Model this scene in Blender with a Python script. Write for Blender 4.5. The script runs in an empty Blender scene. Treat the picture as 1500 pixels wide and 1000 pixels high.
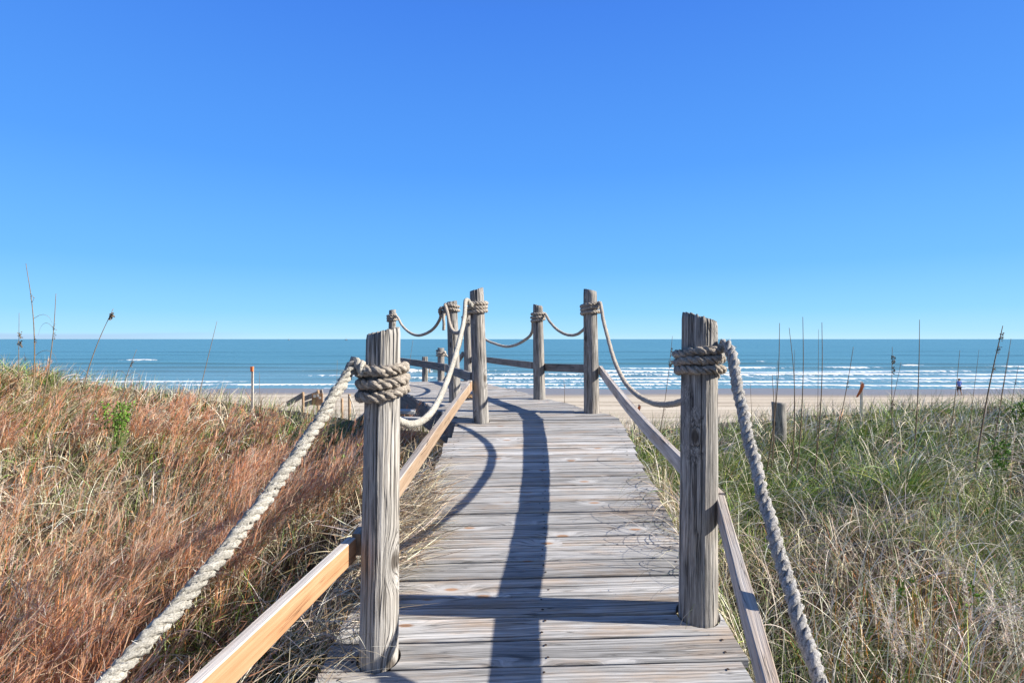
import bpy, math, random
import numpy as np
from mathutils import Vector, Matrix

random.seed(11)
rng = np.random.default_rng(11)
C = bpy.context.scene.collection
H = 6.0                     # eye height above the sea
F = 833.3                   # focal length for a 1500 px wide picture (20 mm on full frame)

def at(u, v, d):            # a point seen at (u, v), d metres ahead
    return np.array([(u - 750) / F * d, d, H + (496.5 - v) / F * d])

# ------------------------------------------------------------------ node helpers
def new_mat(name):
    m = bpy.data.materials.new(name); m.use_nodes = True
    m.node_tree.nodes.clear()
    return m, m.node_tree

def nd(nt, typ, ins=None, **props):
    n = nt.nodes.new(typ)
    for k, v in props.items(): setattr(n, k, v)
    for k, v in (ins or {}).items():
        s = n.inputs[k]
        if isinstance(v, bpy.types.NodeSocket): nt.links.new(v, s)
        else: s.default_value = v
    return n

def mth(nt, op, a, b=None, c=None, clamp=False):
    n = nt.nodes.new('ShaderNodeMath'); n.operation = op; n.use_clamp = clamp
    for i, v in enumerate((a, b, c)):
        if v is None: continue
        if isinstance(v, bpy.types.NodeSocket): nt.links.new(v, n.inputs[i])
        else: n.inputs[i].default_value = v
    return n.outputs[0]

def mixc(nt, fac, a, b, mode='MIX'):
    n = nt.nodes.new('ShaderNodeMix'); n.data_type = 'RGBA'; n.blend_type = mode
    for i, v in ((0, fac), (6, a), (7, b)):
        if isinstance(v, bpy.types.NodeSocket): nt.links.new(v, n.inputs[i])
        elif i == 0: n.inputs[i].default_value = v
        else: n.inputs[i].default_value = (*v, 1) if len(v) == 3 else v
    return n.outputs[2]

def ramp(nt, fac, stops, interp='LINEAR'):
    n = nt.nodes.new('ShaderNodeValToRGB'); n.color_ramp.interpolation = interp
    e = n.color_ramp.elements
    while len(e) < len(stops): e.new(0.5)
    for el, (p, c) in zip(e, stops):
        el.position = p; el.color = (*c, 1) if not isinstance(c, (int, float)) else (c, c, c, 1)
    nt.links.new(fac, n.inputs[0])
    return n.outputs[0]

def noise(nt, vec, scale, detail=4, rough=0.6, dist=0.0):
    return nd(nt, 'ShaderNodeTexNoise', {'Vector': vec, 'Scale': scale, 'Detail': detail, 'Roughness': rough, 'Distortion': dist}).outputs[0]

def scaled(nt, vec, s):
    return nd(nt, 'ShaderNodeMapping', {'Vector': vec, 'Scale': s}).outputs[0]

def attr(nt, name, out='Vector'):
    return nd(nt, 'ShaderNodeAttribute', attribute_name=name).outputs[out]

def surf(nt, color, rough, bump=None, spec=0.3, dist=0.01, strength=1.0):
    b = nd(nt, 'ShaderNodeBsdfPrincipled', {'Base Color': color, 'Roughness': rough, 'Specular IOR Level': spec})
    if bump is not None:
        bp = nd(nt, 'ShaderNodeBump', {'Height': bump, 'Distance': dist, 'Strength': strength})
        nt.links.new(bp.outputs[0], b.inputs['Normal'])
    o = nd(nt, 'ShaderNodeOutputMaterial')
    nt.links.new(b.outputs[0], o.inputs[0])
    return b

# ------------------------------------------------------------------ materials
def sawn_wood(name, light, mid, dark, warm, warm_amt, knot_col, contrast=1.0):
    """weathered sawn board: 'lc' = (along, across, thickness) in metres with a random offset for each board"""
    m, nt = new_mat(name)
    lc = attr(nt, 'lc'); rnd = attr(nt, 'rnd', 'Fac')
    sep = nd(nt, 'ShaderNodeSeparateXYZ', {0: lc})
    l, w, t = sep.outputs
    # knots: sparse cells, elongated along the board
    kv = nd(nt, 'ShaderNodeTexVoronoi', {'Vector': scaled(nt, lc, (2.0, 5.6, 1.0)), 'Scale': 1.0, 'Randomness': 1.0}, feature='F1', distance='EUCLIDEAN', voronoi_dimensions='2D')
    kd = kv.outputs['Distance']
    kc = nd(nt, 'ShaderNodeSeparateColor', {0: kv.outputs['Color']}).outputs[0]
    is_k = mth(nt, 'GREATER_THAN', kc, 0.62)
    near = nd(nt, 'ShaderNodeMapRange', {0: kd, 1: 0.0, 2: 0.38, 3: 1.0, 4: 0.0}, interpolation_type='SMOOTHSTEP').outputs[0]
    near = mth(nt, 'MULTIPLY', near, is_k)
    # rings of a log cut flat, warped along the length and round the knots
    wob = noise(nt, scaled(nt, lc, (1.1, 3.0, 3.0)), 1.0, 3)
    w2 = mth(nt, 'ADD', mth(nt, 'ADD', w, mth(nt, 'MULTIPLY', wob, 0.07)), mth(nt, 'MULTIPLY', near, 0.055))
    ringn = nd(nt, 'ShaderNodeCombineXYZ', {0: mth(nt, 'MULTIPLY', l, 0.35), 1: mth(nt, 'MULTIPLY', w2, 80.0), 2: mth(nt, 'MULTIPLY', t, 30.0)}).outputs[0]
    grain = noise(nt, ringn, 1.0, 4, 0.62)
    fine = noise(nt, scaled(nt, lc, (5.0, 260.0, 200.0)), 1.0, 3, 0.7)
    weather = noise(nt, scaled(nt, lc, (2.2, 9.0, 9.0)), 1.0, 5, 0.65)
    g = mth(nt, 'ADD', mth(nt, 'MULTIPLY', grain, 0.75 * contrast), mth(nt, 'ADD', mth(nt, 'MULTIPLY', fine, 0.44), mth(nt, 'MULTIPLY', weather, 0.28)))
    g = mth(nt, 'SUBTRACT', g, 0.19 + 0.375 * (contrast - 1))
    col = ramp(nt, g, [(0.20, dark), (0.37, tuple(0.55 * a + 0.45 * b for a, b in zip(mid, dark))), (0.50, mid), (0.72, light)])
    wn = noise(nt, scaled(nt, lc, (1.4, 7.0, 7.0)), 1.3, 4, 0.7)
    wf = nd(nt, 'ShaderNodeMapRange', {0: wn, 1: 0.48, 2: 0.68, 3: 0.0, 4: warm_amt}).outputs[0]
    col = mixc(nt, wf, col, warm, 'MULTIPLY')
    bright = mth(nt, 'ADD', 0.74, mth(nt, 'MULTIPLY', rnd, 0.42))
    bc = nd(nt, 'ShaderNodeCombineColor', {0: bright, 1: bright, 2: bright}).outputs[0]
    col = mixc(nt, 1.0, col, bc, 'MULTIPLY')
    kcore = nd(nt, 'ShaderNodeMapRange', {0: mth(nt, 'ADD', kd, mth(nt, 'MULTIPLY', fine, 0.06)), 1: 0.075, 2: 0.115, 3: 1.0, 4: 0.0}).outputs[0]
    kcore = mth(nt, 'MULTIPLY', kcore, is_k)
    kring = nd(nt, 'ShaderNodeMapRange', {0: kd, 1: 0.14, 2: 0.27, 3: 0.55, 4: 0.0}).outputs[0]
    kring = mth(nt, 'MULTIPLY', kring, is_k)
    col = mixc(nt, kring, col, light)
    col = mixc(nt, mth(nt, 'MULTIPLY', kcore, 0.8), col, knot_col)
    # drying cracks
    ck = noise(nt, scaled(nt, lc, (1.6, 75.0, 40.0)), 1.0, 2, 0.5)
    crack = nd(nt, 'ShaderNodeMapRange', {0: mth(nt, 'ABSOLUTE', mth(nt, 'SUBTRACT', ck, 0.5)), 1: 0.0, 2: 0.018, 3: 1.0, 4: 0.0}).outputs[0]
    cm = noise(nt, scaled(nt, lc, (3.0, 14.0, 10.0)), 1.0, 2)
    crack = mth(nt, 'MULTIPLY', crack, nd(nt, 'ShaderNodeMapRange', {0: cm, 1: 0.48, 2: 0.60, 3: 0.0, 4: 1.0}).outputs[0])
    col = mixc(nt, mth(nt, 'MULTIPLY', crack, 0.8), col, tuple(0.35 * c for c in dark))
    bh = mth(nt, 'SUBTRACT', mth(nt, 'ADD', mth(nt, 'MULTIPLY', grain, 0.6), mth(nt, 'MULTIPLY', fine, 0.5)), mth(nt, 'MULTIPLY', crack, 1.1))
    surf(nt, col, 0.82, bh, 0.2, 0.004, 0.9)
    return m

def log_wood(name, light, mid, dark, warm):
    """round post: 'lc' = (height, x, y) in metres"""
    m, nt = new_mat(name)
    lc = attr(nt, 'lc'); crk = attr(nt, 'crack', 'Fac')
    kv = nd(nt, 'ShaderNodeTexVoronoi', {'Vector': scaled(nt, lc, (3.2, 9.0, 1.0)), 'Scale': 1.0}, feature='F1', voronoi_dimensions='2D')
    kc = nd(nt, 'ShaderNodeSeparateColor', {0: kv.outputs['Color']}).outputs[0]
    isk = mth(nt, 'GREATER_THAN', kc, 0.60)
    neark = mth(nt, 'MULTIPLY', isk, nd(nt, 'ShaderNodeMapRange', {0: kv.outputs['Distance'], 1: 0.0, 2: 0.45, 3: 1.0, 4: 0.0}, interpolation_type='SMOOTHSTEP').outputs[0])
    warp = mth(nt, 'ADD', mth(nt, 'MULTIPLY', neark, 0.035), mth(nt, 'MULTIPLY', noise(nt, scaled(nt, lc, (3.0, 14.0, 14.0)), 1.0, 2), 0.02))
    raw = lc
    lc = nd(nt, 'ShaderNodeVectorMath', {0: lc, 1: nd(nt, 'ShaderNodeCombineXYZ', {0: 0.0, 1: warp, 2: warp}).outputs[0]}, operation='ADD').outputs[0]
    st = mth(nt, 'ADD', mth(nt, 'MULTIPLY', noise(nt, scaled(nt, lc, (3.2, 42.0, 42.0)), 1.0, 6, 0.72, 0.5), 0.6), mth(nt, 'MULTIPLY', noise(nt, scaled(nt, lc, (5.0, 130.0, 130.0)), 1.0, 4, 0.7, 0.3), 0.4))
    st2 = noise(nt, scaled(nt, lc, (6.0, 240.0, 240.0)), 1.0, 3, 0.7)
    big = noise(nt, scaled(nt, lc, (2.6, 9.0, 9.0)), 1.0, 4, 0.6)
    g = mth(nt, 'ADD', mth(nt, 'MULTIPLY', st, 0.75), mth(nt, 'ADD', mth(nt, 'MULTIPLY', st2, 0.45), mth(nt, 'MULTIPLY', big, 0.25)))
    col = ramp(nt, mth(nt, 'SUBTRACT', g, 0.22), [(0.33, dark), (0.42, tuple(0.6 * a + 0.4 * b for a, b in zip(mid, dark))), (0.50, mid), (0.63, light)])
    col = mixc(nt, nd(nt, 'ShaderNodeMapRange', {0: big, 1: 0.5, 2: 0.7, 3: 0.0, 4: 0.6}).outputs[0], col, warm, 'MULTIPLY')
    kk = mth(nt, 'MULTIPLY', isk, nd(nt, 'ShaderNodeMapRange', {0: mth(nt, 'ADD', kv.outputs['Distance'], mth(nt, 'MULTIPLY', st2, 0.08)), 1: 0.11, 2: 0.18, 3: 1.0, 4: 0.0}).outputs[0])
    col = mixc(nt, mth(nt, 'MULTIPLY', kk, 0.85), col, (0.07, 0.056, 0.045))
    ck = noise(nt, scaled(nt, lc, (0.9, 38.0, 38.0)), 1.0, 2, 0.5)
    crack = nd(nt, 'ShaderNodeMapRange', {0: mth(nt, 'ABSOLUTE', mth(nt, 'SUBTRACT', ck, 0.5)), 1: 0.0, 2: 0.036, 3: 1.0, 4: 0.0}).outputs[0]
    crack = mth(nt, 'MULTIPLY', crack, nd(nt, 'ShaderNodeMapRange', {0: big, 1: 0.42, 2: 0.52, 3: 0.0, 4: 0.95}).outputs[0])
    crack = mth(nt, 'MAXIMUM', crack, crk)
    col = mixc(nt, mth(nt, 'MULTIPLY', crack, 0.85), col, (0.045, 0.04, 0.035))
    bh = mth(nt, 'SUBTRACT', mth(nt, 'ADD', mth(nt, 'MULTIPLY', st, 0.9), mth(nt, 'MULTIPLY', st2, 0.6)), mth(nt, 'MULTIPLY', crack, 1.2))
    surf(nt, col, 0.85, bh, 0.2, 0.0045, 0.8)
    return m

def rope_mat(name, light, dark):
    m, nt = new_mat(name)
    tc = nd(nt, 'ShaderNodeTexCoord').outputs['Object']
    lc = attr(nt, 'lc')
    a = noise(nt, tc, 190.0, 3, 0.75)
    fib = noise(nt, scaled(nt, lc, (60.0, 9.0, 9.0)), 1.0, 3, 0.7, 0.6)
    b = noise(nt, tc, 9.0, 3, 0.6)
    g = mth(nt, 'ADD', mth(nt, 'MULTIPLY', fib, 0.55), mth(nt, 'ADD', mth(nt, 'MULTIPLY', a, 0.75), mth(nt, 'MULTIPLY', b, 0.25)))
    col = ramp(nt, mth(nt, 'SUBTRACT', g, 0.27), [(0.30, dark), (0.45, tuple((p + q) / 2 for p, q in zip(light, dark))), (0.66, light)])
    surf(nt, col, 0.95, mth(nt, 'ADD', mth(nt, 'MULTIPLY', a, 0.6), fib), 0.1, 0.005, 1.0)
    return m

def plain(name, col, rough=0.7, var=0.25, scale=30.0, spec=0.2):
    m, nt = new_mat(name)
    tc = nd(nt, 'ShaderNodeTexCoord').outputs['Object']
    n = noise(nt, tc, scale, 4, 0.65)
    c = ramp(nt, n, [(0.3, tuple(x * (1 - var) for x in col)), (0.7, tuple(min(1, x * (1 + var)) for x in col))])
    surf(nt, c, rough, n, spec, 0.002, 0.4)
    return m

def blade_mat(name, trans=0.3):
    m, nt = new_mat(name)
    col = attr(nt, 'col', 'Color')
    d = nd(nt, 'ShaderNodeBsdfDiffuse', {'Color': col})
    t = nd(nt, 'ShaderNodeBsdfTranslucent', {'Color': col})
    g = nd(nt, 'ShaderNodeBsdfGlossy', {'Color': (1, 1, 1, 1), 'Roughness': 0.45})
    mx = nd(nt, 'ShaderNodeMixShader', {0: trans, 1: d.outputs[0], 2: t.outputs[0]})
    fr = nd(nt, 'ShaderNodeFresnel', {'IOR': 1.25})
    mx2 = nd(nt, 'ShaderNodeMixShader', {0: 0.02, 1: mx.outputs[0], 2: g.outputs[0]})
    nt.links.new(mx2.outputs[0], nd(nt, 'ShaderNodeOutputMaterial').inputs[0])
    return m

M_DECK = sawn_wood('grey_deck_wood', (0.60, 0.59, 0.58), (0.315, 0.31, 0.305), (0.03, 0.029, 0.029), (1.0, 0.81, 0.65), 0.9, (0.38, 0.18, 0.07), 1.5)
M_RAILT = sawn_wood('tan_rail_wood', (0.47, 0.35, 0.25), (0.37, 0.26, 0.175), (0.20, 0.125, 0.075), (0.88, 0.88, 0.92), 0.5, (0.30, 0.14, 0.07), 0.9)
M_RAILG = sawn_wood('grey_rail_wood', (0.58, 0.54, 0.51), (0.40, 0.365, 0.34), (0.10, 0.09, 0.085), (1.0, 0.84, 0.70), 0.8, (0.22, 0.14, 0.08))
M_RAILD = sawn_wood('dark_rail_wood', (0.30, 0.29, 0.28), (0.20, 0.19, 0.185), (0.06, 0.055, 0.055), (1.0, 0.86, 0.74), 0.6, (0.10, 0.07, 0.05))
M_RAILO = sawn_wood('pine_rail_wood', (0.44, 0.265, 0.155), (0.35, 0.19, 0.098), (0.19, 0.092, 0.04), (0.85, 0.80, 0.80), 0.5, (0.35, 0.15, 0.06), 0.9)
M_POST = log_wood('grey_post_wood', (0.54, 0.52, 0.49), (0.28, 0.268, 0.255), (0.04, 0.037, 0.035), (1.0, 0.88, 0.76))
M_POSTL = log_wood('pale_post_wood', (0.58, 0.56, 0.53), (0.39, 0.37, 0.345), (0.085, 0.078, 0.07), (1.0, 0.93, 0.85))
M_ROPE = rope_mat('old_rope', (0.66, 0.59, 0.51), (0.12, 0.10, 0.085))
M_ROPEP = rope_mat('bleached_rope', (0.74, 0.71, 0.64), (0.16, 0.145, 0.12))
M_ROPEG = rope_mat('grey_rope', (0.70, 0.68, 0.66), (0.12, 0.115, 0.11))
M_BLADE = blade_mat('grass_blades', 0.09)
M_SEED = blade_mat('seed_fluff', 0.4)
M_NAIL = plain('nail_iron', (0.045, 0.028, 0.02), 0.7)
M_HOLE = plain('damp_wood', (0.06, 0.052, 0.045), 0.9)
M_ORANGE = plain('orange_ribbon', (0.80, 0.22, 0.08), 0.6, 0.1)
M_STAKE = plain('stake_wood', (0.66, 0.60, 0.52), 0.8, 0.25, 20)
M_STALK = plain('dry_stalk', (0.21, 0.155, 0.10), 0.8, 0.35, 25)
M_SPIKE = plain('dry_seeds', (0.20, 0.145, 0.09), 0.8, 0.4, 60)

# ------------------------------------------------------------------ object helpers
def tag(o, label=None, cat=None, group=None, kind=None):
    if label: o['label'] = label
    if cat: o['category'] = cat
    if group: o['group'] = group
    if kind: o['kind'] = kind
    return o

def empty(name, loc, label, cat, group=None):
    o = bpy.data.objects.new(name, None); C.objects.link(o)
    o.location = Vector(loc); o.empty_display_size = 0.1
    return tag(o, label, cat, group)

class MB:
    def __init__(self):
        self.v, self.f, self.mi, self.lc, self.rn, self.ex = [], [], [], [], [], []
    def add(self, verts, faces, lc=None, rnd=0.5, mi=0, ex=None):
        n = len(self.v)
        self.v.extend([tuple(p) for p in verts])
        self.f.extend([tuple(i + n for i in f) for f in faces])
        self.mi.extend([mi] * len(faces))
        self.lc.extend([tuple(p) for p in (lc if lc is not None else verts)])
        self.rn.extend([rnd] * len(verts))
        self.ex.extend(list(ex) if ex is not None else [0.0] * len(verts))
    def build(self, name, mats, parent=None, loc=None, smooth=False):
        org = np.array(parent.location if parent is not None else (loc if loc is not None else (0, 0, 0)), dtype=float)
        me = bpy.data.meshes.new(name)
        me.from_pydata([tuple(np.array(p) - org) for p in self.v], [], self.f)
        mats = mats if isinstance(mats, (list, tuple)) else [mats]
        for m in mats: me.materials.append(m)
        me.polygons.foreach_set('material_index', self.mi)
        me.polygons.foreach_set('use_smooth', [smooth] * len(self.f))
        a = me.attributes.new('lc', 'FLOAT_VECTOR', 'POINT'); a.data.foreach_set('vector', np.array(self.lc, dtype=np.float32).ravel())
        a = me.attributes.new('rnd', 'FLOAT', 'POINT'); a.data.foreach_set('value', np.array(self.rn, dtype=np.float32))
        a = me.attributes.new('crack', 'FLOAT', 'POINT'); a.data.foreach_set('value', np.array(self.ex, dtype=np.float32))
        me.update()
        o = bpy.data.objects.new(name, me); C.objects.link(o)
        if parent is not None: o.parent = parent
        else: o.location = Vector(org)
        return o

def unit(a):
    a = np.array(a, dtype=float); return a / (np.linalg.norm(a) + 1e-12)

def board(mb, p0, p1, width, thick, side=None, cham=0.004, seg=10, wob=0.0012, e0=None, e1=None, lc0=None, rnd=None, nw=5, mi=0, off=None, upv=None):
    """a sawn board from p0 to p1 (centre line of its top face); e0/e1(w) move its two ends in or out at width w"""
    p0, p1 = np.array(p0, float), np.array(p1, float)
    L = np.linalg.norm(p1 - p0); ax = (p1 - p0) / L
    up = np.array([0, 0, 1.0]) if side is None else unit(np.cross(ax, side)) * -1
    if upv is not None: up = np.array(upv, float)
    sd = unit(np.cross(up, ax)); up = unit(np.cross(ax, sd))
    if up[2] < 0: up = -up
    rnd = random.random() if rnd is None else rnd
    off = (random.random() * 50, random.random() * 50, random.random() * 50) if off is None else off
    l0 = 0.0 if lc0 is None else lc0
    hw = width / 2
    ws = np.linspace(-hw + cham, hw - cham, nw)
    prof = [(w, 0.0) for w in ws] + [(hw, -cham), (hw, -thick + cham)] + [(w, -thick) for w in ws[::-1]] + [(-hw, -thick + cham), (-hw, -cham)]
    n = len(prof); V, LC = [], []
    ph = [random.random() * 6.28 for _ in range(4)]
    for i in range(seg + 1):
        f = i / seg
        for (w, t) in prof:
            a = (e0(w) if e0 else 0.0); b = L + (e1(w) if e1 else 0.0)
            l = a + (b - a) * f
            dj = wob * (math.sin(l * 3.1 + ph[0]) + 0.6 * math.sin(l * 7.7 + ph[1])) * (1 if abs(w) > hw - cham * 1.5 else 0.3)
            V.append(p0 + ax * l + sd * (w + (dj if w > 0 else -dj)) + up * (t + wob * 0.7 * math.sin(l * 2.3 + ph[2])))
            LC.append((l + l0 + off[0], w + off[1], t + off[2]))
    Fc = []
    for i in range(seg):
        for j in range(n):
            k = (j + 1) % n
            Fc.append((i * n + j, i * n + k, (i + 1) * n + k, (i + 1) * n + j))
    mb.add(V, Fc, LC, rnd, mi)
    # ends: quads between the top and the bottom rows
    m = len(mb.v) - len(V)
    for base, flip in ((0, True), (seg * n, False)):
        for j in range(nw - 1):
            q = (base + j, base + j + 1, base + (nw + 2) + (nw - 2 - j), base + (nw + 2) + (nw - 1 - j))
            mb.f.append(tuple(m + x for x in (q if not flip else q[::-1]))); mb.mi.append(mi)
        a = (base + nw - 1, base + nw, base + nw + 1, base + nw + 2)
        b = (base + 0, base + 2 * nw + 1, base + 2 * nw + 2, base + 2 * nw + 3)
        b = (base + 2 * nw + 1, base + 2 * nw + 2, base + 2 * nw + 3, base + 0)
        b = (base + n - 3, base + n - 2, base + n - 1, base + 0)
        for q in (a, b):
            mb.f.append(tuple(m + x for x in (q if not flip else q[::-1]))); mb.mi.append(mi)

def tube(mb, pts, radii, k=6, lc_off=0.0, mi=0, cap=True):
    pts = np.array(pts, float); n = len(pts)
    radii = np.full(n, radii) if np.isscalar(radii) else np.array(radii)
    T = np.gradient(pts, axis=0); T /= np.linalg.norm(T, axis=1)[:, None] + 1e-12
    ref = np.array([0, 0, 1.0]) if abs(T[0][2]) < 0.9 else np.array([1.0, 0, 0])
    nn = unit(np.cross(T[0], ref)); V, LC = [], []
    s = 0
    for i in range(n):
        nn = unit(nn - T[i] * np.dot(nn, T[i])); b = np.cross(T[i], nn)
        if i: s += np.linalg.norm(pts[i] - pts[i - 1])
        for j in range(k):
            a = 2 * math.pi * j / k
            V.append(pts[i] + (nn * math.cos(a) + b * math.sin(a)) * radii[i]); LC.append((s + lc_off, math.cos(a), math.sin(a)))
    Fc = [(i * k + j, i * k + (j + 1) % k, (i + 1) * k + (j + 1) % k, (i + 1) * k + j) for i in range(n - 1) for j in range(k)]
    if cap: Fc += [tuple(range(k))[::-1], tuple(range((n - 1) * k, n * k))]
    mb.add(V, Fc, LC, 0.5, mi)

def spline(points, n):
    P = np.array(points, float)
    P = np.vstack([2 * P[0] - P[1], P, 2 * P[-1] - P[-2]])
    d = np.r_[0, np.cumsum(np.linalg.norm(np.diff(P, axis=0), axis=1) ** 0.5)]
    out = []
    for t in np.linspace(d[1], d[-2], n):
        i = min(max(np.searchsorted(d, t, 'right') - 1, 1), len(P) - 3)
        t0, t1, t2, t3 = d[i - 1:i + 3]; p0, p1, p2, p3 = P[i - 1:i + 3]
        a1 = (t1 - t) / (t1 - t0) * p0 + (t - t0) / (t1 - t0) * p1
        a2 = (t2 - t) / (t2 - t1) * p1 + (t - t1) / (t2 - t1) * p2
        a3 = (t3 - t) / (t3 - t2) * p2 + (t - t2) / (t3 - t2) * p3
        b1 = (t2 - t) / (t2 - t0) * a1 + (t - t0) / (t2 - t0) * a2
        b2 = (t3 - t) / (t3 - t1) * a2 + (t - t1) / (t3 - t1) * a3
        out.append((t2 - t) / (t2 - t1) * b1 + (t - t1) / (t2 - t1) * b2)
    out = np.array(out)
    s = np.r_[0, np.cumsum(np.linalg.norm(np.diff(out, axis=0), axis=1))]
    q = np.linspace(0, s[-1], n)
    return np.stack([np.interp(q, s, out[:, k]) for k in range(3)], 1), s[-1]

def laid_rope(mb, pts, R, pitch=None, k=8, rough=0.08, fray=0, per=13):
    """three strands twisted round the line pts"""
    pitch = pitch or R * 4.6
    _, L = spline(pts, 200)
    n = max(24, int(L / pitch * per))
    P, L = spline(pts, n)
    T = np.gradient(P, axis=0); T /= np.linalg.norm(T, axis=1)[:, None]
    ref = np.array([0, 0, 1.0]) if abs(T[0][2]) < 0.9 else np.array([1.0, 0, 0])
    nn = unit(np.cross(T[0], ref)); N_, B_ = [], []
    for i in range(n):
        nn = unit(nn - T[i] * np.dot(nn, T[i])); N_.append(nn); B_.append(np.cross(T[i], nn))
    N_, B_ = np.array(N_), np.array(B_)
    s = np.linspace(0, L, n)
    for q in range(3):
        ang = 2 * math.pi * (s / pitch + q / 3)
        off = R * 0.54
        cen = P + N_ * (np.cos(ang) * off)[:, None] + B_ * (np.sin(ang) * off)[:, None]
        rr = R * 0.49 * (1 + rough * rng.normal(size=n) * 0.5 + rough * np.sin(s * 31 + q * 2))
        rr[0] *= 0.6; rr[-1] *= 0.6
        m0 = len(mb.v)
        tube(mb, cen, rr, k, q * 3.7)
        if rough > 0.05:
            jit = rng.normal(size=(len(mb.v) - m0, 3)) * R * rough * 0.45
            for i in range(m0, len(mb.v)): mb.v[i] = tuple(np.array(mb.v[i]) + jit[i - m0])
    for _ in range(fray):
        i = rng.integers(1, n - 1); a = rng.random() * 6.28
        d = N_[i] * math.cos(a) + B_[i] * math.sin(a)
        b = P[i] + d * R * 0.95; ln = R * rng.uniform(0.35, 0.9)
        e = b + (d * 0.45 + T[i] * rng.uniform(-1, 1) + rng.normal(size=3) * 0.25) * ln
        sd = unit(np.cross(e - b, d)) * R * 0.035
        mb.add([b - sd, b + sd, e + sd * 0.4, e - sd * 0.4], [(0, 1, 2, 3)], [(s[i], 0, 0)] * 4)

def wrap_pts(cx, cy, r, z0, turns, rise, a0=0.0, tilt=(0, 0)):
    P = []
    for i in range(int(turns * 28) + 1):
        a = a0 + 2 * math.pi * i / 28
        x, y = math.cos(a) * r, math.sin(a) * r
        P.append((cx + x * (1 + 0.03 * math.sin(i * 0.31 + cx * 9)), cy + y * (1 + 0.03 * math.sin(i * 0.23)), z0 + rise * (i / 28 + 0.16 * math.sin(i * 0.19 + cx * 7)) + tilt[0] * x + tilt[1] * y))
    return P

# ------------------------------------------------------------------ the lie of the land
def sstep(a, b, x):
    t = np.clip((x - a) / (b - a), 0, 1); return t * t * (3 - 2 * t)

def deck_z(y):              # the near ramp climbs towards the sea, the landing is level
    return np.where(y < 5.5, -(1.5615 - 0.15 * y), -0.73)

def ramp_edge(y, right):
    return (0.894 + (y - 2.07) * 0.0357) if right else (-0.72 + (y - 2.07) * 0.070)

LD = np.array([-0.335, 0.942]); LN = np.array([0.942, 0.335]); LC0 = np.array([-0.5, 5.1])   # landing axis, its right, its inner corner

def terr_c(x, y):
    x = np.asarray(x, float); y = np.asarray(y, float)
    c = np.interp(x, [-30, -14, -8, -4, -2.4, 0, 3, 5.3, 8, 14, 30], [-0.5, -0.52, -0.64, -1.25, -1.60, -1.64, -1.58, -1.34, -1.14, -1.0, -0.85])
    n = np.interp(x, [-30, -6, -2, -1, 0, 1, 2, 6, 30], [-1.4, -1.45, -1.62, -1.74, -1.9, -1.75, -1.6, -1.42, -1.3])
    z = n + (c - n) * sstep(1.0, 7.5, y)
    z = z + 0.5 * np.exp(-((x + 1.0) / 0.75) ** 2) * np.exp(-((y - 4.9) / 1.7) ** 2)
    z = z + (0.07 * np.sin(x * 1.7 + 0.4 * y) * np.sin(y * 1.3 + 1.0) + 0.055 * np.sin(x * 3.1 - y * 2.2 + 2) + 0.04 * np.sin(x * 4.3 + y * 3.7) * np.sin(y * 2.9 - x * 1.9 + 1)) * (1 - 0.6 * sstep(6.5, 9, y)) * (1 - sstep(20, 40, y))
    bz = np.where(y < 69, -4.95 - (y - 26) * 0.0244, -6.0 - (y - 69) * 0.035)
    bz = np.maximum(bz, -9.0) + 0.03 * np.sin(x * 0.21 + 1.3) * np.sin(y * 0.3)
    s = sstep(8.3, 26, y)
    z = z * (1 - s) + bz * s
    # kept clear of the decks
    on = (y < 6.2) & (x > ramp_edge(y, False) - 0.05) & (x < ramp_edge(y, True) + 0.05)
    z = np.where(on, np.minimum(z, deck_z(y) - 0.24), z)
    rx, ry = x - LC0[0], y - LC0[1]
    a = rx * LD[0] + ry * LD[1]; b = rx * LN[0] + ry * LN[1]
    on = (a > -0.2) & (a < 5.0) & (b > -0.05) & (b < 1.55)
    z = np.where(on, np.minimum(z, -0.73 - 0.30), z)
    return z

def ground_z(x, y): return terr_c(x, y) + H

def grow(a, b, n, p):       # spacing that widens from a to b
    t = np.linspace(0, 1, n) ** p
    return a + (b - a) * t

def grid_mesh(name, X, Y, Z, mat, attrs=None, smooth=True):
    ny, nx = X.shape
    co = np.stack([X, Y, Z], -1).reshape(-1, 3).astype(np.float32)
    i = np.arange(ny - 1)[:, None] * nx + np.arange(nx - 1)[None, :]
    q = np.stack([i, i + 1, i + nx + 1, i + nx], -1).reshape(-1, 4)
    return np_mesh(name, co, q, mat, attrs, smooth)

def np_mesh(name, co, quads, mat, attrs=None, smooth=True):
    me = bpy.data.meshes.new(name)
    k = quads.shape[1]
    me.vertices.add(len(co)); me.vertices.foreach_set('co', np.ascontiguousarray(co, dtype=np.float32).ravel())
    me.loops.add(quads.size); me.loops.foreach_set('vertex_index', quads.astype(np.int32).ravel())
    me.polygons.add(len(quads)); me.polygons.foreach_set('loop_start', np.arange(0, quads.size, k, dtype=np.int32))
    me.polygons.foreach_set('use_smooth', np.full(len(quads), smooth))
    me.materials.append(mat)
    for nm, (typ, data) in (attrs or {}).items():
        a = me.attributes.new(nm, typ, 'POINT')
        a.data.foreach_set({'FLOAT': 'value', 'FLOAT_VECTOR': 'vector', 'FLOAT_COLOR': 'color'}[typ], np.ascontiguousarray(data, dtype=np.float32).ravel())
    me.update(calc_edges=True); me.validate()
    o = bpy.data.objects.new(name, me); C.objects.link(o)
    return o

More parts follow.
